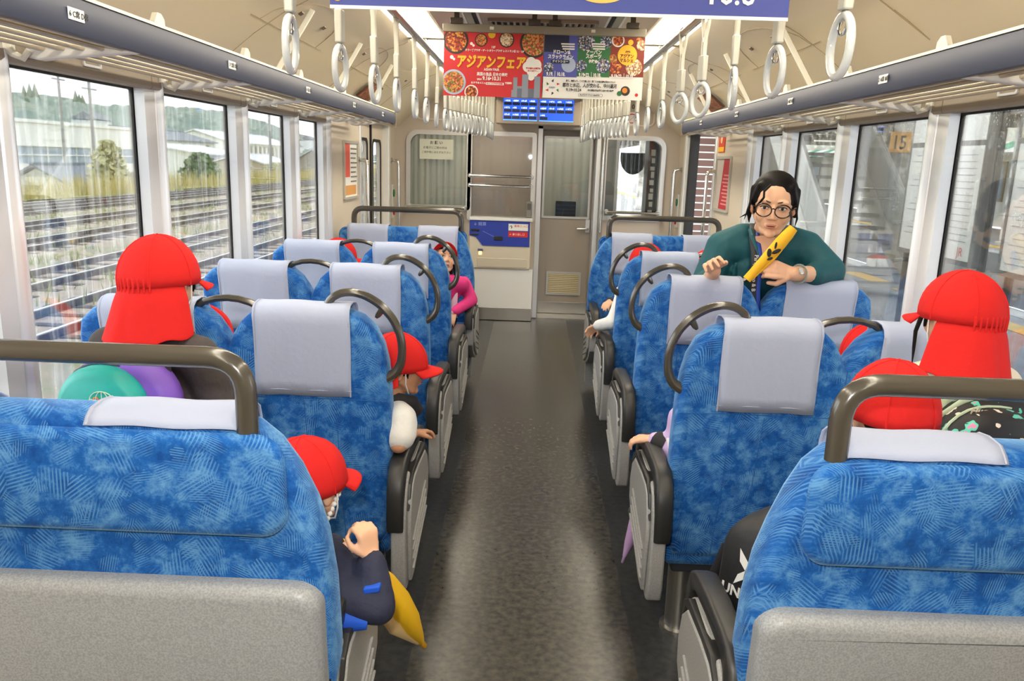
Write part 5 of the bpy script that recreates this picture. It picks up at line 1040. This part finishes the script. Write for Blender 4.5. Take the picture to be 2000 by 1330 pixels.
# ---- generic seated child with mostly hidden body
def seated(label, x, y, fwd, headc, shirt, pants=DENIM, capyes=True, flap=.0, arms=None, hk=.9, seed=0, up=(0, 0, 1), skin=SKIN, vox=.009, facefeat=False, pz=.515, hair=True, kn=.47, sleeve='long', rest=True, shw=.115, shdrop=.035, turn=None):
    T = thing('person', label, 'person', 'children in red caps', (x, y, 0)); f = Vector((fwd[0], fwd[1], 0)).normalized(); F = Fr(headc, fwd, up, hk)
    sit = Vector((0, 1 if rest is True else rest, 0)); hc = Vector(headc); nb = F.p(0, -.03, -.135); pel = Vector((x, y, pz)); bf = sit; sd = Vector((bf.y, -bf.x, 0))
    if turn: tv = Vector((turn[0], turn[1], 0)).normalized(); sd = Vector((tv.y, -tv.x, 0))
    shL, shR = nb-sd*shw-Vector((0, 0, shdrop)), nb+sd*shw-Vector((0, 0, shdrop))
    b = MB(); head(b, F, nb); c = MB(); torso(c, pel, nb-Vector((0, 0, .018)), shL, shR); torso(b, pel, nb, shL, shR, .095, .065, sr=.6)
    if arms is None:
        arms = [(shL, shL-sd*.05+bf*.06-Vector((0, 0, .17)), shL+sd*.03+bf*.20-Vector((0, 0, .19))), (shR, shR+sd*.05+bf*.06-Vector((0, 0, .17)), shR-sd*.03+bf*.20-Vector((0, 0, .19)))]
    hk2 = []
    for i, a in enumerate(arms):
        sh = a[0] if a[0] is not None else (shL, shR)[i]; el, wr = Vector(a[1]), Vector(a[2]); limb(b, [sh, el, wr], [.036, .03, .022])
        if sleeve == 'long': limb(c, [sh, el, wr-(wr-el).normalized()*.01], [.048, .041, .034])
        else: limb(c, [sh, Vector(sh).lerp(el, .62)], [.056, .056])
        d, n, cu, th = (a[3], a[4], a[5], a[6]) if len(a) > 3 else ((wr-el), (0, 0, -1), .4, 1 if i else -1)
        hand(b, wr, d, n, .74, cu, th)
    pm = MB(); pm.ell(pel, (.115, .10, .09)); ft = legs_sit(pm, pel, bf, kn); bl = MB(); legs_sit(b, pel, bf, kn, r=.045)
    remesh(b, 'body', skin, T, vox, 3); remesh(c, 'shirt', shirt, T, .011, 9); remesh(pm, 'trousers', pants, T, .013, 4); shoes(T, ft, k=.8)
    if hair:
        h = MB(); F.ell(h, (0, -.020, .018), (.082, .086, .076)); F.ell(h, (0, -.055, -.03), (.066, .040, .056))
        for s in (-1, 1): F.cap(h, (s*.078, .018, .02), (s*.078, .022, -.03), .011, .006)
        remesh(h, 'hair', HAIR, T, .008, 2)
    if facefeat: face(T, F)
    if capyes: redcap(T, F, flap, seed)
    return T, F, shL, shR
# ---------------------------------------------------------------- the woman kneeling on the right middle seat
def woman():
    T = thing('person', 'woman in a teal blouse and round glasses leaning over a right hand seat', 'person', None, (1.0, 3.6, .45))
    F = Fr((.972, 3.285, 1.412), (-.27, -.955, -.10), (.05, 0, 1), 1.05); nb = Vector((.985, 3.40, 1.285)); pel = Vector((1.02, 3.60, .86))
    shR, shL = Vector((.815, 3.41, 1.225)), Vector((1.165, 3.42, 1.235))      # her right is on the left of the picture
    elR, wrR = Vector((.745, 3.40, 1.045)), Vector((.742, 3.215, 1.150)); elL, wrL = Vector((1.238, 3.30, 1.140)), Vector((1.035, 3.165, 1.155))
    b = MB(); head(b, F, nb); torso(b, pel, nb, shR, shL, .13, .085, 1.1, sr=.6); limb(b, [shR, elR, wrR], [.045, .038, .027]); limb(b, [shL, elL, wrL], [.045, .040, .029])
    hand(b, wrL, (-.97, -.16, .20), (-.1, .9, -.25), .98, 1.0, 1, .02); hand(b, wrR, (-.30, -.60, .45), (.30, -.75, -.6), .95, .85, 1, .10)
    for s in (-1, 1): limb(b, [pel+Vector((s*.09, 0, -.04)), (1.02+s*.10, 3.50, .53), (1.02+s*.10, 3.80, .51)], [.08, .062, .045])
    remesh(b, 'body', SKIN, T, .0042, 3)
    c = MB(); torso(c, pel, nb+Vector((0, .0, -.045)), shR+Vector((0, 0, -.01)), shL+Vector((0, 0, -.01)), .165, .115, 1.12)
    limb(c, [shR, elR, elR.lerp(wrR, .45)], [.072, .066, .052]); limb(c, [shL, elL+Vector((.0, .01, .015)), elL.lerp(wrL, .42)], [.072, .062, .050]); c.cap(shR, shL, .07, .07)
    c.cap(nb+Vector((-.10, .01, -.005)), shR, .05, .075); c.cap(nb+Vector((.10, .01, -.005)), shL, .05, .075); c.cap(nb+Vector((-.09, .03, .0)), nb+Vector((.09, .03, .0)), .045, .045)
    for i in range(7): c.cap((.86+i*.05, 3.34, 1.17), (.84+i*.055, 3.40, .95), .008, .012)
    remesh(c, 'blouse', TEAL, T, .009, 3)
    # open neck: a pale V of skin and the lapels
    v = MB().prism([(-.045, .0), (.045, 0), (.006, -.13), (-.006, -.13)], 'y', 0, .004)
    NF = Fr((.960, 3.300, 1.262), (-.2, -.93, .28), (0, 0, 1)); m = MB(); m.add([NF.p(a, y, z) for y in (0, .012) for a, z in ((-.048, .02), (0, .03), (.048, .02), (.006, -.115), (-.006, -.115))], [(0, 1, 2, 3, 4), (9, 8, 7, 6, 5), (0, 5, 6, 1), (1, 6, 7, 2), (2, 7, 8, 3), (3, 8, 9, 4), (4, 9, 5, 0)]); m.build('neckline_skin', SKIN, T, bevel=.003)
    for s in (-1, 1): MB().tube([NF.p(s*.062, -.03, .055), NF.p(s*.054, .012, .02), NF.p(s*.030, .018, -.05), NF.p(s*.004, .016, -.12)], [.010, .010, .008, .005], 8).build('neck_facing', TEAL, T)
    pm = MB(); pm.ell(pel, (.16, .13, .12))
    for s in (-1, 1): limb(pm, [pel+Vector((s*.09, 0, -.03)), (1.02+s*.10, 3.49, .545), (1.02+s*.10, 3.82, .525)], [.105, .082, .06])
    remesh(pm, 'trousers', DENIM, T, .013, 4)
    h = MB(); F.ell(h, (0, -.027, .040), (.089, .098, .092)); F.ell(h, (0, -.07, -.02), (.078, .055, .08)); F.ell(h, (0, -.008, .080), (.070, .066, .046))
    for s in (-1, 1): F.cap(h, (s*.080, -.010, .06), (s*.083, -.006, -.035), .014, .010); F.cap(h, (s*.058, .036, .078), (s*.078, .020, .02), .013, .010)
    F.cap(h, (.087, -.01, -.03), (.080, -.01, -.075), .012, .005); remesh(h, 'hair', HAIR, T, .006, 7)
    hs = MB()
    for pts in (((.02, .078, .088), (.042, .090, .062), (.040, .094, .040), (.054, .086, .016), (.066, .076, .0)), ((.085, .0, -.01), (.095, .01, -.04), (.118, .012, -.055)), ((-.083, .01, .0), (-.092, .015, -.04), (-.088, .02, -.07)), ((.082, .01, .02), (.092, .02, -.02), (.100, .02, -.06))):
        hs.tube([F.p(*q) for q in pts], [.0045]*(len(pts)-1)+[.001], 6)
    hs.build('loose_strands', HAIR, T)
    face(T, F)
    # glasses
    gl = MB()
    for s in (-1, 1): gl.tube([F.p(s*.0345+.0285*math.cos(2*math.pi*i/24), .108-.006*(abs(.0345+s*0)/.0345)*math.cos(2*math.pi*i/24)*s, -.004+.024*math.sin(2*math.pi*i/24)) for i in range(24)], .0026, 6, closed=True)
    gl.tube([F.p(-.008, .112, .002), F.p(0, .114, .005), F.p(.008, .112, .002)], .0024, 6)
    for s in (-1, 1): gl.tube([F.p(s*.062, .103, .006), F.p(s*.074, .09, .006), F.p(s*.085, .0, .0)], .002, 6)
    g = gl.build('glasses', mat('tortoise_frame', (40, 28, 22), .25), T)
    for s in (-1, 1): MB().add([F.p(s*.0345+.027*math.cos(2*math.pi*i/20), .1085, -.004+.0225*math.sin(2*math.pi*i/20)) for i in range(20)], [tuple(range(20))]).build('lens', glass_mat('spectacle_lens', (250, 250, 250), gloss=.5) if 'spectacle_lens' not in bpy.data.materials else bpy.data.materials['spectacle_lens'], g, smooth=0)
    # watch
    ax = (wrL-elL).normalized(); wc = elL.lerp(wrL, .80); r_ = ax.cross(Vector((0, 0, 1))).normalized(); u_ = r_.cross(ax)
    wt = MB().tube([wc+(r_*math.cos(2*math.pi*i/20)+u_*math.sin(2*math.pi*i/20))*.0335+ax*0 for i in range(20)], .010, 8, closed=True, flat=.35).build('watch_strap', mat('watch_strap_grey', (150, 166, 162), .5), T)
    q = wc+(-r_*.2+u_*.98)*.034
    q = wc + Vector((-.15, -.9, .42)).normalized()*.036; n = (q-wc).normalized(); sd = ax.cross(n).normalized(); MB().obox(q, ax*.013, sd*.015, n*.005).build('watch_case', CHROME, wt, bevel=.003); MB().obox(q+n*.0055, ax*.010, sd*.012, n*.0008).build('watch_face', mat('watch_face', (200, 206, 208), .2), wt, smooth=0)
    # lanyard
    ly = MB(); lp = [(.935, 3.42, 1.33), (.905, 3.315, 1.285), (.912, 3.272, 1.22), (.915, 3.262, 1.15), (.915, 3.262, 1.06), (.925, 3.262, .98)]
    lyo = MB().tube(lp, .0125, 8, flat=.22)
    a = []; 
    rows = [[(x-.014+.0*i, y-.004, z), (x+.014, y-.006, z)] for x, y, z in [tuple(Vector(q)) for q in rpath(lp, .03, 3)]]
    lo = MB().sheet(rows).build('lanyard', mat('lanyard_black', (36, 38, 46), .6), T, solid=.002, smooth=60)
    rows = [[(x+.012, y-.006, z), (x+.030, y-.005, z)] for x, y, z in [tuple(Vector(q)) for q in rpath(lp, .03, 3)]]
    MB().sheet(rows).build('lanyard_band', mat('lanyard_blue', (36, 72, 170), .6), lo, solid=.002, smooth=60)
    text('Party Buono & B', .022, mat('lanyard_print', (206, 206, 206), .6), (.909, 3.2545, 1.215), lo, rot=(math.pi/2, math.pi/2, 0), bold=.0004, name='lanyard_lettering')
    return T
woman()
# rolled yellow flag in her hand
p, q = Vector((1.018, 3.150, 1.335)), Vector((.862, 3.165, 1.125)); d = (q-p).normalized()
T = thing('yellow_flag', 'rolled yellow flag with black print held by the woman', 'flag', None, tuple(q)); FY = mat('flag_yellow', (246, 186, 24), .6, bump=(30, .2))
m = MB(); n = 16; rings = []; sd = d.cross(Vector((0, 1, 0))).normalized(); fw = Vector((0, -1, 0))
for i in range(15):
    t = i/14; r = .017+.010*math.sin(math.pi*min(t*1.15, 1))*(1-.55*t); rings.append([p.lerp(q, t)+(sd*math.cos(2*math.pi*j/n)*(1+.12*math.sin(5*t+j))+fw*math.sin(2*math.pi*j/n)*.8)*r for j in range(n)])
m.loft(rings).build('rolled_cloth', FY, T, smooth=60)
m = MB(); c = p.lerp(q, .5)
for k, (t, w_, h_) in enumerate(((.42, .010, .016), (.50, .012, .014), (.56, .007, .010), (.36, .006, .012))):
    cc = p.lerp(q, t)+fw*.0225+sd*(-.012 if k % 2 else .006); MB().ell(cc-fw*.001, (w_*.9, .003, h_*1.15), 10, 8, Matrix((sd, fw, (d+sd*(.5 if k % 2 else -.4)).normalized())).transposed()).build('black_print', INK, T)
MB().tube([p.lerp(q, .1)+sd*.02, p.lerp(q, .5)+sd*.022+fw*.006, p.lerp(q, .95)+sd*.014+fw*.004], [.004, .006, .003], 6).build('cloth_fold', FY, T)
# ---------------------------------------------------------------- two children standing by the windows
def standing(label, F, nb, pel, shL, shR, shirt, flap, seed, sd, f, side):
    T = thing('person', label, 'person', 'children in red caps', (pel[0], pel[1], 0)); b = MB(); head(b, F, nb); torso(b, pel, nb, shL, shR, .105, .07, sr=.6)
    c = MB(); torso(c, pel, Vector(nb)-Vector((0, 0, .02)), shL, shR, .125, .09); pm = MB(); pm.ell(pel, (.12, .10, .10)); ft = []
    for s_, sh in ((-1, Vector(shL)), (1, Vector(shR))):
        el = sh+sd*s_*.06+f*.03-Vector((0, 0, .19)); wr = el+f*.10-sd*s_*.02-Vector((0, 0, .13)); limb(b, [sh, el, wr], [.038, .032, .024]); limb(c, [sh, el, wr], [.055, .046, .036]); hand(b, wr, f, (0, 0, -1), .75, .5, s_)
        h = Vector(pel)+sd*s_*.065; kn = Vector((h.x, h.y+.01, .37)); an = Vector((h.x, h.y, .09)); limb(pm, [h, kn, an], [.075, .058, .045]); limb(b, [h, kn, an], [.06, .045, .035]); ft.append((an, f))
    remesh(b, 'body', SKIN, T, .008, 3); remesh(c, 'jacket' if side < 0 else 'shirt', shirt, T, .010, 4); remesh(pm, 'trousers', DENIM, T, .012, 4); shoes(T, ft, k=.85)
    h = MB(); F.ell(h, (0, -.022, .025), (.084, .092, .085)); F.ell(h, (0, -.055, -.03), (.07, .045, .06))
    for s_ in (-1, 1): F.cap(h, (s_*.078, .03, .02), (s_*.078, .035, -.035), .012, .005)
    remesh(h, 'hair', HAIR, T, .008, 2); redcap(T, F, flap, seed)
    return T
F = Fr((-.940, 2.0, 1.228), (.27, .96, -.04), (-.03, 0, 1), .93); sd = Vector((.93, -.25, 0)).normalized(); f = Vector((.25, .93, 0)).normalized()
T1 = standing('child in a red flap cap and charcoal jacket standing by the left window', F, (-.955, 1.985, 1.10), (-.96, 2.02, .62), Vector((-.965, 1.985, 1.045))-sd*.135, Vector((-.965, 1.985, 1.045))+sd*.135, CHARC, .150, 1, sd, f, -1)
F2 = Fr((1.085, 2.0, 1.208), (-.28, .96, -.03), (.02, 0, 1), .93); sd2 = Vector((.95, .2, 0)).normalized(); f2 = Vector((-.2, .95, 0)).normalized()
T2 = standing('child in a red flap cap and cream shirt standing by the right window', F2, (1.075, 1.985, 1.085), (1.09, 2.02, .62), Vector((1.09, 1.985, 1.03))-sd2*.13, Vector((1.09, 1.985, 1.03))+sd2*.13, CREAMC, .150, 4, sd2, f2, 1)
MB().tube([F2.p(-.082, .045, .0), F2.p(-.088, .055, -.05), F2.p(-.082, .06, -.10), F2.p(-.085, .055, -.145)], [.006, .005, .004, .001], 6).build('side_lock', HAIR, T2)
# backpacks on those two
def backpack(label, c, f, sd, w, h, dep, body, front, trim, prints, straptone, shL, shR):
    T = thing('backpack', label, 'backpack', None, tuple(c)); c = Vector(c); f = Vector(f); u = Vector((0, 0, 1))
    def P(a, b_, z): return c+sd*a-f*b_+u*z
    rings = []
    for t, k in ((0, .86), (.12, .95), (.5, 1.0), (.85, .96), (1, .82)):
        out = rrect(-w/2, w/2, -h/2, h/2, (.04, .04, w*.42, w*.42), 7); rings.append([P(a*k, dep*t, b_*k) for a, b_ in out])
    MB().loft(rings).build('bag_body', body, T, smooth=60)
    rings = []
    for t, k in ((0, 1.0), (.4, 1.0), (.8, .93), (1, .80)):
        out = rrect(-w*.44, w*.36, -h/2+.012, h*.43, (.03, .03, w*.36, w*.36), 7); rings.append([P(a*k-.012, dep*.9+.055*t, b_*k) for a, b_ in out])
    pk = MB().loft(rings).build('front_pocket', front, T, smooth=60)
    out = rrect(-w*.445, w*.365, -h/2+.008, h*.435, (.03, .03, w*.36, w*.36), 7); MB().tube([P(a-.012, dep*.93, b_) for a, b_ in out], .004, 6, closed=True).build('piping', trim, pk)
    MB().tube([P(-.03, .0, h*.46), P(-.025, .015, h*.56), P(.025, .015, h*.56), P(.03, .0, h*.46)], .007, 8).build('haul_loop', straptone, T)
    straps(T, shL, shR, f, u, straptone, .024, name='shoulder_strap')
    return T, P, pk, (w, h, dep)
fb_, sdb = Vector((.12, .99, 0)).normalized(), Vector((.99, -.12, 0)).normalized()
TEALB = mat('teal_nylon', (14, 156, 148), .5, bump=(14, .3)); PURP = mat('purple_nylon', (120, 82, 190), .5, bump=(14, .3)); NVP = mat('navy_piping', (28, 32, 62), .5)
BT, P, pk, (w_, h_, d_) = backpack('teal and purple child backpack worn by the child at the left window', (-.975, 1.905, .93), fb_, sdb, .285, .27, .085, PURP, TEALB, NVP, None, BLKC, Vector((-.965, 1.985, 1.045))-sd*.135, Vector((-.965, 1.985, 1.045))+sd*.135)
GP = mat('print_thread', (206, 222, 190), .6); OR = mat('print_orange_thread', (226, 128, 70), .6); yb = d_*.9+.058
MB().tube([P(.0+.032*math.cos(a*.3142), yb, .042+.024*math.sin(a*.3142)) for a in range(20)], .0011, 5, closed=True).build('globe_print', GP, pk)
for k in (-.5, .0, .5): MB().tube([P(.032*math.cos(a)*k*1.6 if False else .0+.032*k*math.cos(a), yb, .042+.024*math.sin(a)) for a in [-1.57+.314*i for i in range(11)]], .0009, 5).build('globe_line', GP, pk)
MB().tube([P(-.031, yb, .046), P(0, yb, .042), P(.031, yb, .046)], .0009, 5).build('globe_line', GP, pk)
MB().tube([P(-.075, yb, .0), P(-.055, yb, .04), P(-.035, yb, .005)], .0011, 5).build('triangle_print', GP, pk)
for k, ch in enumerate('ONE'): text(ch, .02, OR, P(-.024+.018*k, yb+.0005, .038-.005*k), pk, bold=.0005, name='print_lettering')
# patterned backpack on the right
pat = bpy.data.materials.new('black_unicorn_print'); pat.use_nodes = True; nt = pat.node_tree; bs = nt.nodes['Principled BSDF']; tc = nd(nt, 'ShaderNodeTexCoord'); nz = nd(nt, 'ShaderNodeTexNoise'); nz.inputs['Scale'].default_value = 26; nz.inputs['Detail'].default_value = 2; nt.links.new(tc.outputs['Object'], nz.inputs['Vector'])
rmp = nd(nt, 'ShaderNodeValToRGB'); rmp.color_ramp.interpolation = 'CONSTANT'
for i, (ps, c_) in enumerate(((0, (230, 120, 160)), (.30, (232, 214, 200)), (.335, (24, 22, 26)), (.61, (90, 196, 176)), (.69, (236, 130, 170)))):
    e = rmp.color_ramp.elements[i] if i < 2 else rmp.color_ramp.elements.new(ps); e.position = ps; e.color = lin(c_)
nt.links.new(nz.outputs['Fac'], rmp.inputs[0]); nt.links.new(rmp.outputs[0], bs.inputs['Base Color']); bs.inputs['Roughness'].default_value = .6
MINT = mat('mint_handle', (186, 204, 178), .5)
fb2, sdb2 = Vector((-.05, .99, 0)).normalized(), Vector((.99, .05, 0)).normalized()
BT2, P2, pk2, _ = backpack('black backpack with colourful print worn by the child at the right window', (1.115, 1.90, .915), fb2, sdb2, .30, .26, .09, pat, pat, MINT, None, MINT, Vector((1.09, 1.985, 1.03))-sd2*.13, Vector((1.09, 1.985, 1.03))+sd2*.13)
MB().tube([P2(-.13, .05, .075), P2(-.08, .055, .115), P2(.0, .055, .132), P2(.10, .05, .128)], [.008, .012, .012, .008], 8, flat=.5).build('mint_handle', MINT, BT2)
for k, (s_, a, z) in enumerate((('Love', -.10, .02), ('Hug', -.09, .10), ('magic', .0, .05), ('Unique', .03, .0), ('Love', .08, .07))): text(s_, .022, mat('print_cream', (232, 214, 190), .6), P2(a, .15 if z < .06 else .10, z), BT2, bold=.0005, shear=.3, name='print_lettering')
# ---------------------------------------------------------------- seated children
# boy leaning on the near left armrest
seated('child in a red cap and navy sleeves leaning on the near left armrest', -.60, 1.66, (.45, .89, .02), (-.478, 1.645, .840), NAVY, flap=0, hk=.88, seed=2, up=(-.10, -.05, 1), skin=SKIN, vox=.0048, shw=.065, shdrop=.065,
       arms=[(Vector((-.56, 1.66, .70)), (-.54, 1.74, .635), (-.445, 1.785, .622), (1, .1, -.30), (.1, -.5, -.85), .95, -1), (Vector((-.45, 1.565, .620)), (-.300, 1.555, .600), (-.325, 1.605, .690), (-.18, .10, .97), (-.75, .55, .1), 1.3, 1)])
KB = [o for o in bpy.data.objects if o.name.startswith('person') and o.get('label', '').startswith('child in a red cap and navy sleeves')][0]
BB = mat('bright_blue_cloth', (22, 86, 206), .75)
MB().obox((-.312, 1.548, .650), (.018, 0, .004), (0, .012, 0), (0, 0, .008)).build('sleeve_patch', BB, KB, bevel=.004)
MB().tube([(-.45, 1.535, .600), (-.38, 1.528, .585), (-.32, 1.535, .578)], [.034, .030, .018], 10).build('sleeve_panel', BB, KB)
# pearl like elastic at his cheek
m = MB()
for i in range(9): m.ell((-.408-.004*i, 1.655-.004*i, .815-.010*i), (.006, .006, .006), 8, 6)
m.build('beaded_elastic', ELAST, KB)
# yellow umbrella
a, b = Vector((-.410, 1.815, .585)), Vector((-.252, 1.955, .245)); d = (b-a).normalized()
T = thing('yellow_umbrella', 'folded yellow umbrella sticking out into the aisle at the lower left', 'umbrella', None, tuple(b)); UY = mat('umbrella_yellow', (238, 190, 30), .5, bump=(20, .2))
rings = []; sd_ = d.cross(Vector((0, 0, 1))).normalized(); fw_ = sd_.cross(d)
for t, r in ((.0, .010), (.10, .012), (.14, .026), (.35, .042), (.55, .045), (.75, .036), (.9, .018), (.95, .010)):
    rings.append([a.lerp(b, t)+(sd_*math.cos(2*math.pi*j/16)+fw_*math.sin(2*math.pi*j/16))*r*(1+.14*math.cos(4*2*math.pi*j/16)) for j in range(16)])
MB().loft(rings).build('furled_canopy', UY, T, smooth=60); MB().cap(a.lerp(b, .93), b, .009, .008).build('ferrule', mat('umbrella_tip', (206, 150, 40), .4), T)
MB().tube([a.lerp(b, .40)+(-sd_*.6+fw_*.8)*.0425*-1, a.lerp(b, .62)+(-sd_*.6+fw_*.8)*.043*-1, a.lerp(b, .92)+(-sd_*.6+fw_*.8)*.014*-1], [.016, .020, .004], 8, flat=.5).build('clear_panel', mat('umbrella_clear', (214, 186, 134), .3), T)
MB().tube(rpath([a, a-d*.05, a-d*.07+Vector((-.03, -.02, .0)), a-d*.03+Vector((-.045, -.03, -.01))], .02), .009, 10).build('handle', UY, T)
# child in a white shirt by the left middle seat
T3, F3_, l3, r3 = seated('child in a red cap and white shirt with black straps, elbow on the left armrest', -.56, 2.56, (.93, .36, -.03), (-.418, 2.515, .892), WSHIRT, flap=.05, hk=.88, seed=5, skin=SKINT, vox=.0048, facefeat=True, sleeve='short', turn=(.85, .5), shw=.10,
       arms=[(None, (-.60, 2.62, .62), (-.52, 2.72, .60)), (Vector((-.395, 2.43, .735)), (-.392, 2.375, .672), (-.372, 2.505, .662), (.5, .85, -.1), (.2, 0, -1), .55, -1)])
MB().tube([(-.50, 2.40, .70), (-.455, 2.42, .775), (-.405, 2.455, .792), (-.365, 2.49, .775), (-.350, 2.52, .73)], .024, 8, flat=.4).build('strap', BLKC, T3)
seated('child in a red cap mostly hidden behind the nearest left seat', -1.10, 2.62, (.90, .42, 0), (-1.125, 2.68, .925), NAVY, hk=.92, seed=3)
seated('child whose red cap shows left of the middle, before the far left end seat', -1.10, 4.50, (.75, .65, 0), (-1.095, 4.55, .985), CHARC, hk=.9, seed=6)
# girl in pink facing back
T6, F6, l6, r6 = seated('girl in a pink fleece with a red cap looking up, on the far left seat', -.60, 5.24, (.28, -.84, .38), (-.552, 5.16, .918), PINK, flap=0, hk=.86, seed=7, up=(0, .35, .93), rest=-1, facefeat=True, vox=.0048, capyes=False,
       arms=[(Vector((-.43, 5.20, .765)), (-.372, 5.18, .655), (-.475, 5.03, .600), (-.25, -.5, -.8), (0, .6, -.5), .5, -1), (Vector((-.66, 5.20, .765)), (-.70, 5.15, .62), (-.62, 5.0, .58))])
redcap(T6, Fr(F6.p(0, -.02, .01), (.16, -.45, .88), (0, .88, .45), .86), 0, 7)
m = MB(); F6.ell(m, (0, .03, .078), (.066, .050, .028)); F6.cap(m, (.07, .03, .0), (.085, .0, -.12), .016, .012); F6.cap(m, (-.07, .03, .0), (-.085, .0, -.12), .016, .012); F6.ell(m, (0, -.03, -.08), (.075, .05, .06)); m.build('long_hair', HAIR, T6)
straps(T6, Vector((-.66, 5.20, .765)), Vector((-.43, 5.20, .765)), (0, -1, 0), (0, 0, 1), mat('pink_strap', (226, 200, 214), .6), .02)
# right hand side
seated('child in a red cap seen from behind between the right rail posts', .755, 1.62, (.03, 1, .0), (.768, 1.625, 1.062), CHARC, hk=.92, seed=8)
T9, F9, l9, r9 = seated('child in a lilac top behind the nearest right seat, hand on the armrest', .60, 2.62, (-.3, .95, 0), (.640, 2.60, .875), LILAC, hk=.86, seed=9, vox=.0048, flap=.07,
       arms=[(Vector((.535, 2.60, .715)), (.505, 2.545, .620), (.448, 2.610, .640), (-.7, .25, -.10), (-.3, .2, -.95), .75, -1), (None, (.74, 2.66, .62), (.70, 2.78, .60))])
MB().tube([(.530, 2.575, .665), (.512, 2.552, .632), (.496, 2.556, .626)], [.046, .048, .044], 12).build('white_sleeve', WSHIRT, T9); MB().tube([(.490, 2.565, .630), (.470, 2.585, .635), (.455, 2.602, .640)], [.040, .038, .034], 12).build('black_cuff', BLKC, T9)
seated('child whose red cap shows through the notch of the nearest right seat', 1.16, 2.70, (.0, 1, 0), (1.175, 2.70, .935), WSHIRT, hk=.95, seed=10, flap=.06)
T11, F11, _, _ = seated('child in white sleeves and red cap on the far right seat, hand over armrest', .60, 4.42, (.1, 1, 0), (.645, 4.43, 1.02), WSHIRT, hk=.95, seed=11, vox=.0055, flap=.08,
       arms=[(Vector((.53, 4.40, .86)), (.465, 4.28, .715), (.395, 4.43, .665), (-.45, .6, -.5), (-.5, 0, -.8), .7, -1), (None, (.74, 4.45, .68), (.70, 4.62, .60))])
seated('child in a red cap just left of the standing woman hands', 1.02, 4.40, (.2, .97, 0), (.985, 4.42, 1.005), NAVY, hk=.92, seed=12, flap=.06)
seated('child in navy facing back on the far right end seat, hand on the raised knee', .76, 5.22, (0, -1, -.1), (.80, 5.20, .845), NAVY, pants=NAVY, hk=.86, seed=13, rest=-1, vox=.0055, kn=.62,
       arms=[(Vector((.86, 5.22, .72)), (.92, 5.10, .60), (.82, 4.98, .66)), (Vector((.66, 5.22, .72)), (.56, 5.16, .66), (.515, 5.02, .705), (-.25, -.6, -.1), (0, 0, -1), .5, 1)])
# ---------------------------------------------------------------- loose bags
T = thing('black_backpack', 'black sports backpack with white logo lettering on the near right seat', 'backpack', None, (.60, 1.79, .455))
sh = rrect(-.115, .115, -.145, .145, (.04, .04, .10, .10), 7); rings = []; fx = Vector((-.75, -.66, 0)).normalized(); sx_ = Vector((.66, -.75, 0)).normalized(); cb = Vector((.628, 1.79, .608)); ub = Vector((.06, .0, 1)).normalized()
for t, k in ((-.085, .80), (-.075, .93), (-.03, 1), (.03, 1), (.075, .95), (.095, .80)): rings.append([cb+fx*t+sx_*a*k+ub*b*k for a, b in sh])
MB().loft(rings).build('bag_body', mat('black_polyester', (38, 38, 40), .55, bump=(14, .35)), T, smooth=60)
MB().tube([cb+fx*.05+sx_*a*1.005+ub*b*1.005 for a, b in sh[7:24]], .005, 6).build('zip', BLKC, T)
MB().tube([cb+fx*.03+sx_*-.128+ub*.02, cb+fx*.05+sx_*-.145+ub*-.08, cb+fx*.03+sx_*-.125+ub*-.16], .013, 8, flat=.4).build('side_strap', BLKC, T)
def B(a, b, o=.0965): return cb+fx*o+sx_*a+ub*b
lg = MB()
for s in (-1, 1): lg.add([B(-.02+s*.004, .035), B(-.02+s*.030, .062), B(-.02+s*.026, .030), B(-.02+s*.008, .012), B(-.02+s*.026, -.004), B(-.02+s*.034, -.032), B(-.02+s*.010, -.012)], [(0, 1, 2, 3), (3, 4, 5, 6)])
lg.build('logo_print', PAPER, T, smooth=0, solid=.0008)
o = text('UNDER', .036, PAPER, (0, 0, 0), None, rot=(0, 0, 0), bold=.001, name='logo_lettering'); mw = Matrix((sx_, ub, fx)).transposed().to_4x4(); mw.translation = B(-.085, -.062)-cb+cb-Vector((.60, 1.79, .455)); o.data.transform(mw); o.parent = T
# lilac umbrella under the near right armrest
a, b = Vector((.475, 2.80, .40)), Vector((.388, 2.755, .10)); T = thing('lilac_umbrella', 'folded lilac umbrella with its tip out in the aisle on the right', 'umbrella', None, tuple(b))
MB().tube([a, a.lerp(b, .4), a.lerp(b, .75), a.lerp(b, .93)], [.022, .030, .018, .007], 12).build('furled_canopy', mat('umbrella_lilac', (196, 160, 212), .6, bump=(20, .2)), T); MB().cap(a.lerp(b, .92), b, .006, .005).build('ferrule', mat('umbrella_lilac_tip', (178, 150, 196), .4), T); MB().tube(rpath([a, a+Vector((.02, .01, .08)), a+Vector((.05, .01, .09))], .02), .007, 8).build('handle', LILAC, T)
